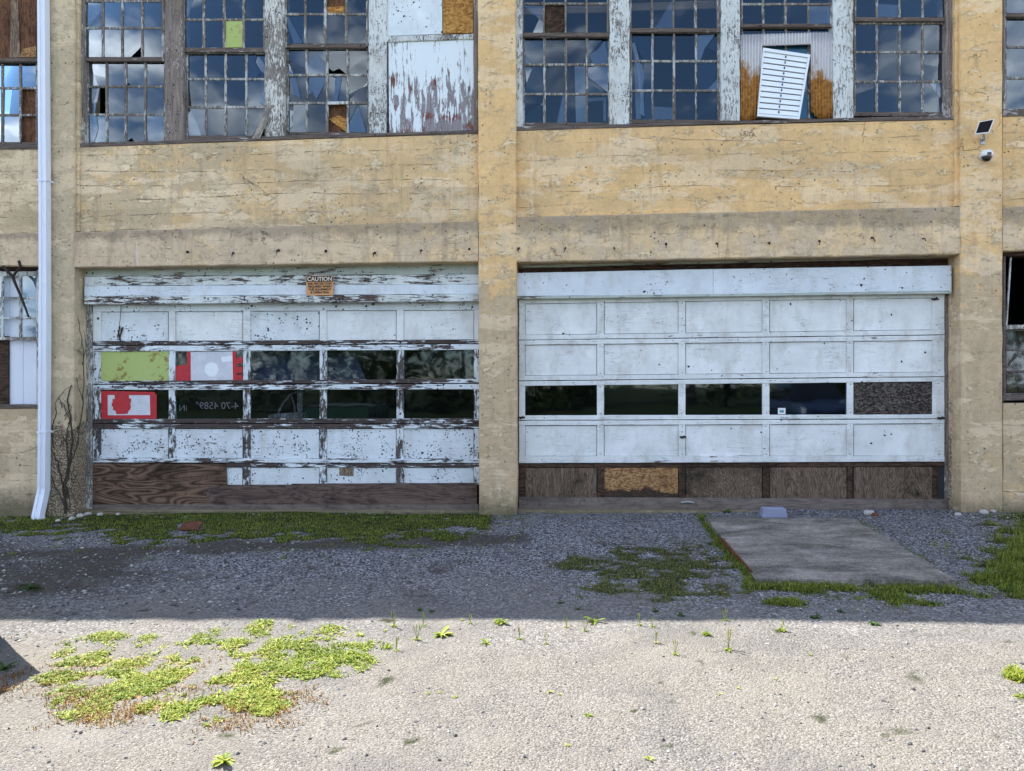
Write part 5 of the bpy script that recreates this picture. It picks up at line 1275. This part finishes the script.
for (px, py, k, s_) in ((550,692,2,.7),(560,694,2,.5),(810,655,2,.6),(720,693,2,.6),(738,687,2,.6),(455,697,2,.7),(428,693,2,.6),(440,692,2,.5),(775,678,2,.5),(567,743,2,.6)):
    weed(px, py, k, s_, 'tiny flat weed lying in the open sunlit gravel', 'tiny flat weeds in the open gravel')
for (px, py, k, s_) in ((875,625,0,.9),(814,618,0,.9),(840,612,3,.8),(682,616,3,.9),(655,612,0,.7),(560,604,3,.8),(578,610,3,.8),(420,612,3,.7),(432,613,3,.7)):
    weed(px, py, k, s_, 'small dark weed in the shaded gravel close to the shadow edge', 'weeds in the shaded gravel', mat='weed_leaf_dark')

# ------------------------------------------------------------------ behind the photographer: tree line that the panes reflect, and an unseen box added to throw the small shadow
Lt = Leaves(); rt = random.Random(21); trunkbm = BM()
for i in range(26):
    tx = -62+i*5+rt.uniform(-2, 2); ty = -46+rt.uniform(-5, 5); hT = rt.uniform(6, 9.5); rT = rt.uniform(3.2, 4.4)
    tube(trunkbm, [(tx, ty, -.1), (tx+rt.uniform(-.2,.2), ty, hT*.4), (tx, ty, hT*.7)], [.28,.2,.1], 7)
    for c_ in range(30):
        cx_, cy_, cz_ = tx+rt.gauss(0, rT*.55), ty+rt.gauss(0, rT*.4), hT*rt.uniform(.06, .95)
        for _ in range(46):
            Lt.leaf((cx_+rt.gauss(0,.8), cy_+rt.gauss(0,.7), max(.05, cz_+rt.gauss(0,.6))), rt.uniform(.35,.7), rt.uniform(.25,.45), rt.uniform(0,6.28), rt.uniform(-.6,1.2), .6)
tl_ = tag(empty('treeline', (0, -46, 0)), 'far dark tree line across the yard mirrored in the panes', 'trees', kind='stuff')
local(Lt.make('crown', 'tree_leaf', tl_)); local(obj('trunk', trunkbm, 'vine_bark', tl_))
tag(tl_.children[0], kind='stuff'); tag(tl_.children[1], kind='stuff')
cx0, cy0 = 8.25, -16.0
vh = empty('parked_car', (cx0, cy0, gz(cx0))); tag(vh, 'dark blue parked car facing the building, mirrored in a pane of the cleaner garage door', 'car')
flat('car_paint', (.03,.05,.11), .2, .6, 0, .05); flat('car_glass', (.01,.012,.015), .05, .8); flat('tyre_rubber', (.015,.015,.016), .8)
def loft(bm, secs):
    rg = []
    for y, hw, z0, z1, tw in secs: rg.append([bm.verts.new(p) for p in ((-hw,y,z0),(-hw,y,lin(z0,z1,.6)),(-tw,y,z1),(tw,y,z1),(hw,y,lin(z0,z1,.6)),(hw,y,z0))])
    for i in range(len(rg)-1):
        for k in range(6): bm.faces.new((rg[i][k], rg[i][(k+1) % 6], rg[i+1][(k+1) % 6], rg[i+1][k]))
    bm.faces.new(rg[0]); bm.faces.new(rg[-1])
bm = BM(); loft(bm, [(2.25,.80,.35,.80,.70),(2.1,.90,.28,.98,.80),(1.0,.93,.26,1.08,.84),(-1.9,.93,.26,1.10,.84),(-2.25,.86,.34,.95,.76)]); obj('body', bm, 'car_paint', vh)
bm = BM(); loft(bm, [(.98,.80,1.09,1.12,.74),(.30,.78,1.10,1.66,.60),(-1.4,.78,1.11,1.68,.60),(-2.0,.80,1.10,1.16,.74)]); obj('cabin', bm, 'car_glass', vh)
bm = BM(); box(bm, -.58, .58, -1.38, .26, 1.675, 1.70); obj('roof', bm, 'car_paint', vh)
bm = BM(); box(bm, -.55, .55, 2.12, 2.28, .50, .74); obj('grille', bm, 'black_plastic', vh)
bm = BM(); box(bm, -.84, .84, 2.1, 2.33, .34, .46); obj('bumper', bm, 'grey_metal', vh)
for sx_ in (-1, 1):
    bm = BM(); box(bm, sx_*.72-.14, sx_*.72+.14, 2.06, 2.22, .66, .82); obj('headlight', bm, 'white_plastic', vh)
    bm = BM(); box(bm, sx_*1.0-.09, sx_*1.0+.09, .75, .85, 1.08, 1.24); obj('mirror', bm, 'car_paint', vh)
    for wy in (1.4, -1.4): bm = BM(); tube(bm, [(sx_*.78, wy, .33), (sx_*.94, wy, .33)], .33, 18); obj('wheel', bm, 'tyre_rubber', vh)
AZ, EL = R(50), R(48.8)
SUN = Vector((-math.sin(AZ)*math.cos(EL), math.cos(AZ)*math.cos(EL), math.sin(EL)))
tip = G(41, 672); hC = 1.25; tip.z = gz(tip.x)
cor = tip+Vector((SUN.x, SUN.y, 0))*(hC/SUN.z)      # the box corner whose shadow ends at that tip
dm = empty('shadow_box', (cor.x-.7, cor.y-.9, gz(cor.x))); tag(dm, 'unseen box added beyond the left edge that throws the small triangular shadow', 'shadow_box')  # invented box out of view, placed only for its shadow
bm = BM(); x0_, x1_, y0_, y1_ = -.7, .7, -.9, .9
box(bm, x0_, x1_, y0_, y1_, .1, hC); obj('body', bm, 'shadow_box_green', dm)
bm = BM()
for k in range(5): box(bm, x0_-.04, x1_+.03, y0_+.1+k*.38, y0_+.16+k*.38, .25, hC-.12)
obj('shadow_box_rib', bm, 'shadow_box_green', dm)
bm = BM(); box(bm, x0_, x1_, y0_, y1_, hC+.004, hC+.02); obj('shadow_box_lid', bm, 'black_plastic', dm)
for a_ in (-.55, .55):
    for c_ in (-.7, .7): bm = BM(); tube(bm, [(a_-.03, c_, .06), (a_+.03, c_, .06)], .07, 10); obj('wheel', bm, 'black_plastic', dm)

# ------------------------------------------------------------------ sky, sun, camera
w = bpy.data.worlds.new('World'); S.world = w; w.use_nodes = True; nt = w.node_tree; nt.nodes.clear()
def N(t, **k):
    x = nt.nodes.new(t)
    for a_, c_ in k.items(): setattr(x, a_, c_)
    return x
sky = N('ShaderNodeTexSky', sky_type='NISHITA'); sky.sun_disc = False; sky.sun_elevation = EL; sky.sun_rotation = -AZ; sky.altitude = 200; sky.air_density = 1.0; sky.dust_density = .2; sky.ozone_density = 3.2
tc = N('ShaderNodeTexCoord'); mp = N('ShaderNodeMapping'); mp.inputs['Scale'].default_value = (1, 1, 2.0); nt.links.new(tc.outputs['Generated'], mp.inputs[0])
n1 = N('ShaderNodeTexNoise'); n1.inputs['Scale'].default_value = 4.6; n1.inputs['Detail'].default_value = 9; n1.inputs['Roughness'].default_value = .64; n1.inputs['Distortion'].default_value = .25; nt.links.new(mp.outputs[0], n1.inputs['Vector'])
n2 = N('ShaderNodeTexNoise'); n2.inputs['Scale'].default_value = 9; n2.inputs['Detail'].default_value = 7; n2.inputs['Roughness'].default_value = .6; nt.links.new(mp.outputs[0], n2.inputs['Vector'])
rp1 = N('ShaderNodeValToRGB'); rp1.color_ramp.elements[0].position = .49; rp1.color_ramp.elements[1].position = .60; sx = N('ShaderNodeSeparateXYZ'); nt.links.new(tc.outputs['Generated'], sx.inputs[0])
ab = N('ShaderNodeMath', operation='SUBTRACT'); nt.links.new(sx.outputs[0], ab.inputs[0]); ab.inputs[1].default_value = .10
ab2 = N('ShaderNodeMath', operation='ABSOLUTE'); nt.links.new(ab.outputs[0], ab2.inputs[0])
gap = N('ShaderNodeMapRange'); nt.links.new(ab2.outputs[0], gap.inputs[0]); gap.inputs[1].default_value = .10; gap.inputs[2].default_value = .40; gap.inputs[3].default_value = -.045; gap.inputs[4].default_value = .008
ad = N('ShaderNodeMath', operation='ADD'); nt.links.new(n1.outputs['Fac'], ad.inputs[0]); nt.links.new(gap.outputs[0], ad.inputs[1]); nt.links.new(ad.outputs[0], rp1.inputs[0])
rp2 = N('ShaderNodeValToRGB'); rp2.color_ramp.elements[0].position = .34; rp2.color_ramp.elements[0].color = (1.5, 2.0, 3.2, 1); rp2.color_ramp.elements[1].position = .66; rp2.color_ramp.elements[1].color = (14, 13.4, 13.4, 1); nt.links.new(n2.outputs['Fac'], rp2.inputs[0])
mxs = N('ShaderNodeMix', data_type='RGBA'); nt.links.new(rp1.outputs[0], mxs.inputs[0]); nt.links.new(sky.outputs[0], mxs.inputs[6]); nt.links.new(rp2.outputs[0], mxs.inputs[7])
bg = N('ShaderNodeBackground'); bg.inputs[1].default_value = .12; nt.links.new(mxs.outputs[2], bg.inputs[0])
wo = N('ShaderNodeOutputWorld'); nt.links.new(bg.outputs[0], wo.inputs[0])
sl_ = bpy.data.lights.new('sun', 'SUN'); sl_.energy = 4.9; sl_.angle = R(.5); sl_.color = (1, .955, .885)
so_ = bpy.data.objects.new('sun', sl_); COL.objects.link(so_); so_.rotation_euler = SUN.to_track_quat('Z', 'Y').to_euler(); so_.location = (-10, 10, 30)
cam = bpy.data.cameras.new('camera'); cam.sensor_width = 36; cam.lens = FPX/1024*36; cam.clip_end = 2000; cam.clip_start = .05
co = bpy.data.objects.new('camera', cam); COL.objects.link(co); co.location = (0, -D, CH); co.rotation_euler = (R(90), 0, TH); S.camera = co
S.render.engine = 'CYCLES'; S.cycles.use_denoising = True; S.cycles.max_bounces = 8; S.cycles.transparent_max_bounces = 12
vs_ = S.view_settings; vs_.view_transform = 'Standard'; vs_.look = 'None'; vs_.exposure = 1.64; vs_.gamma = 1; vs_.use_curve_mapping = False
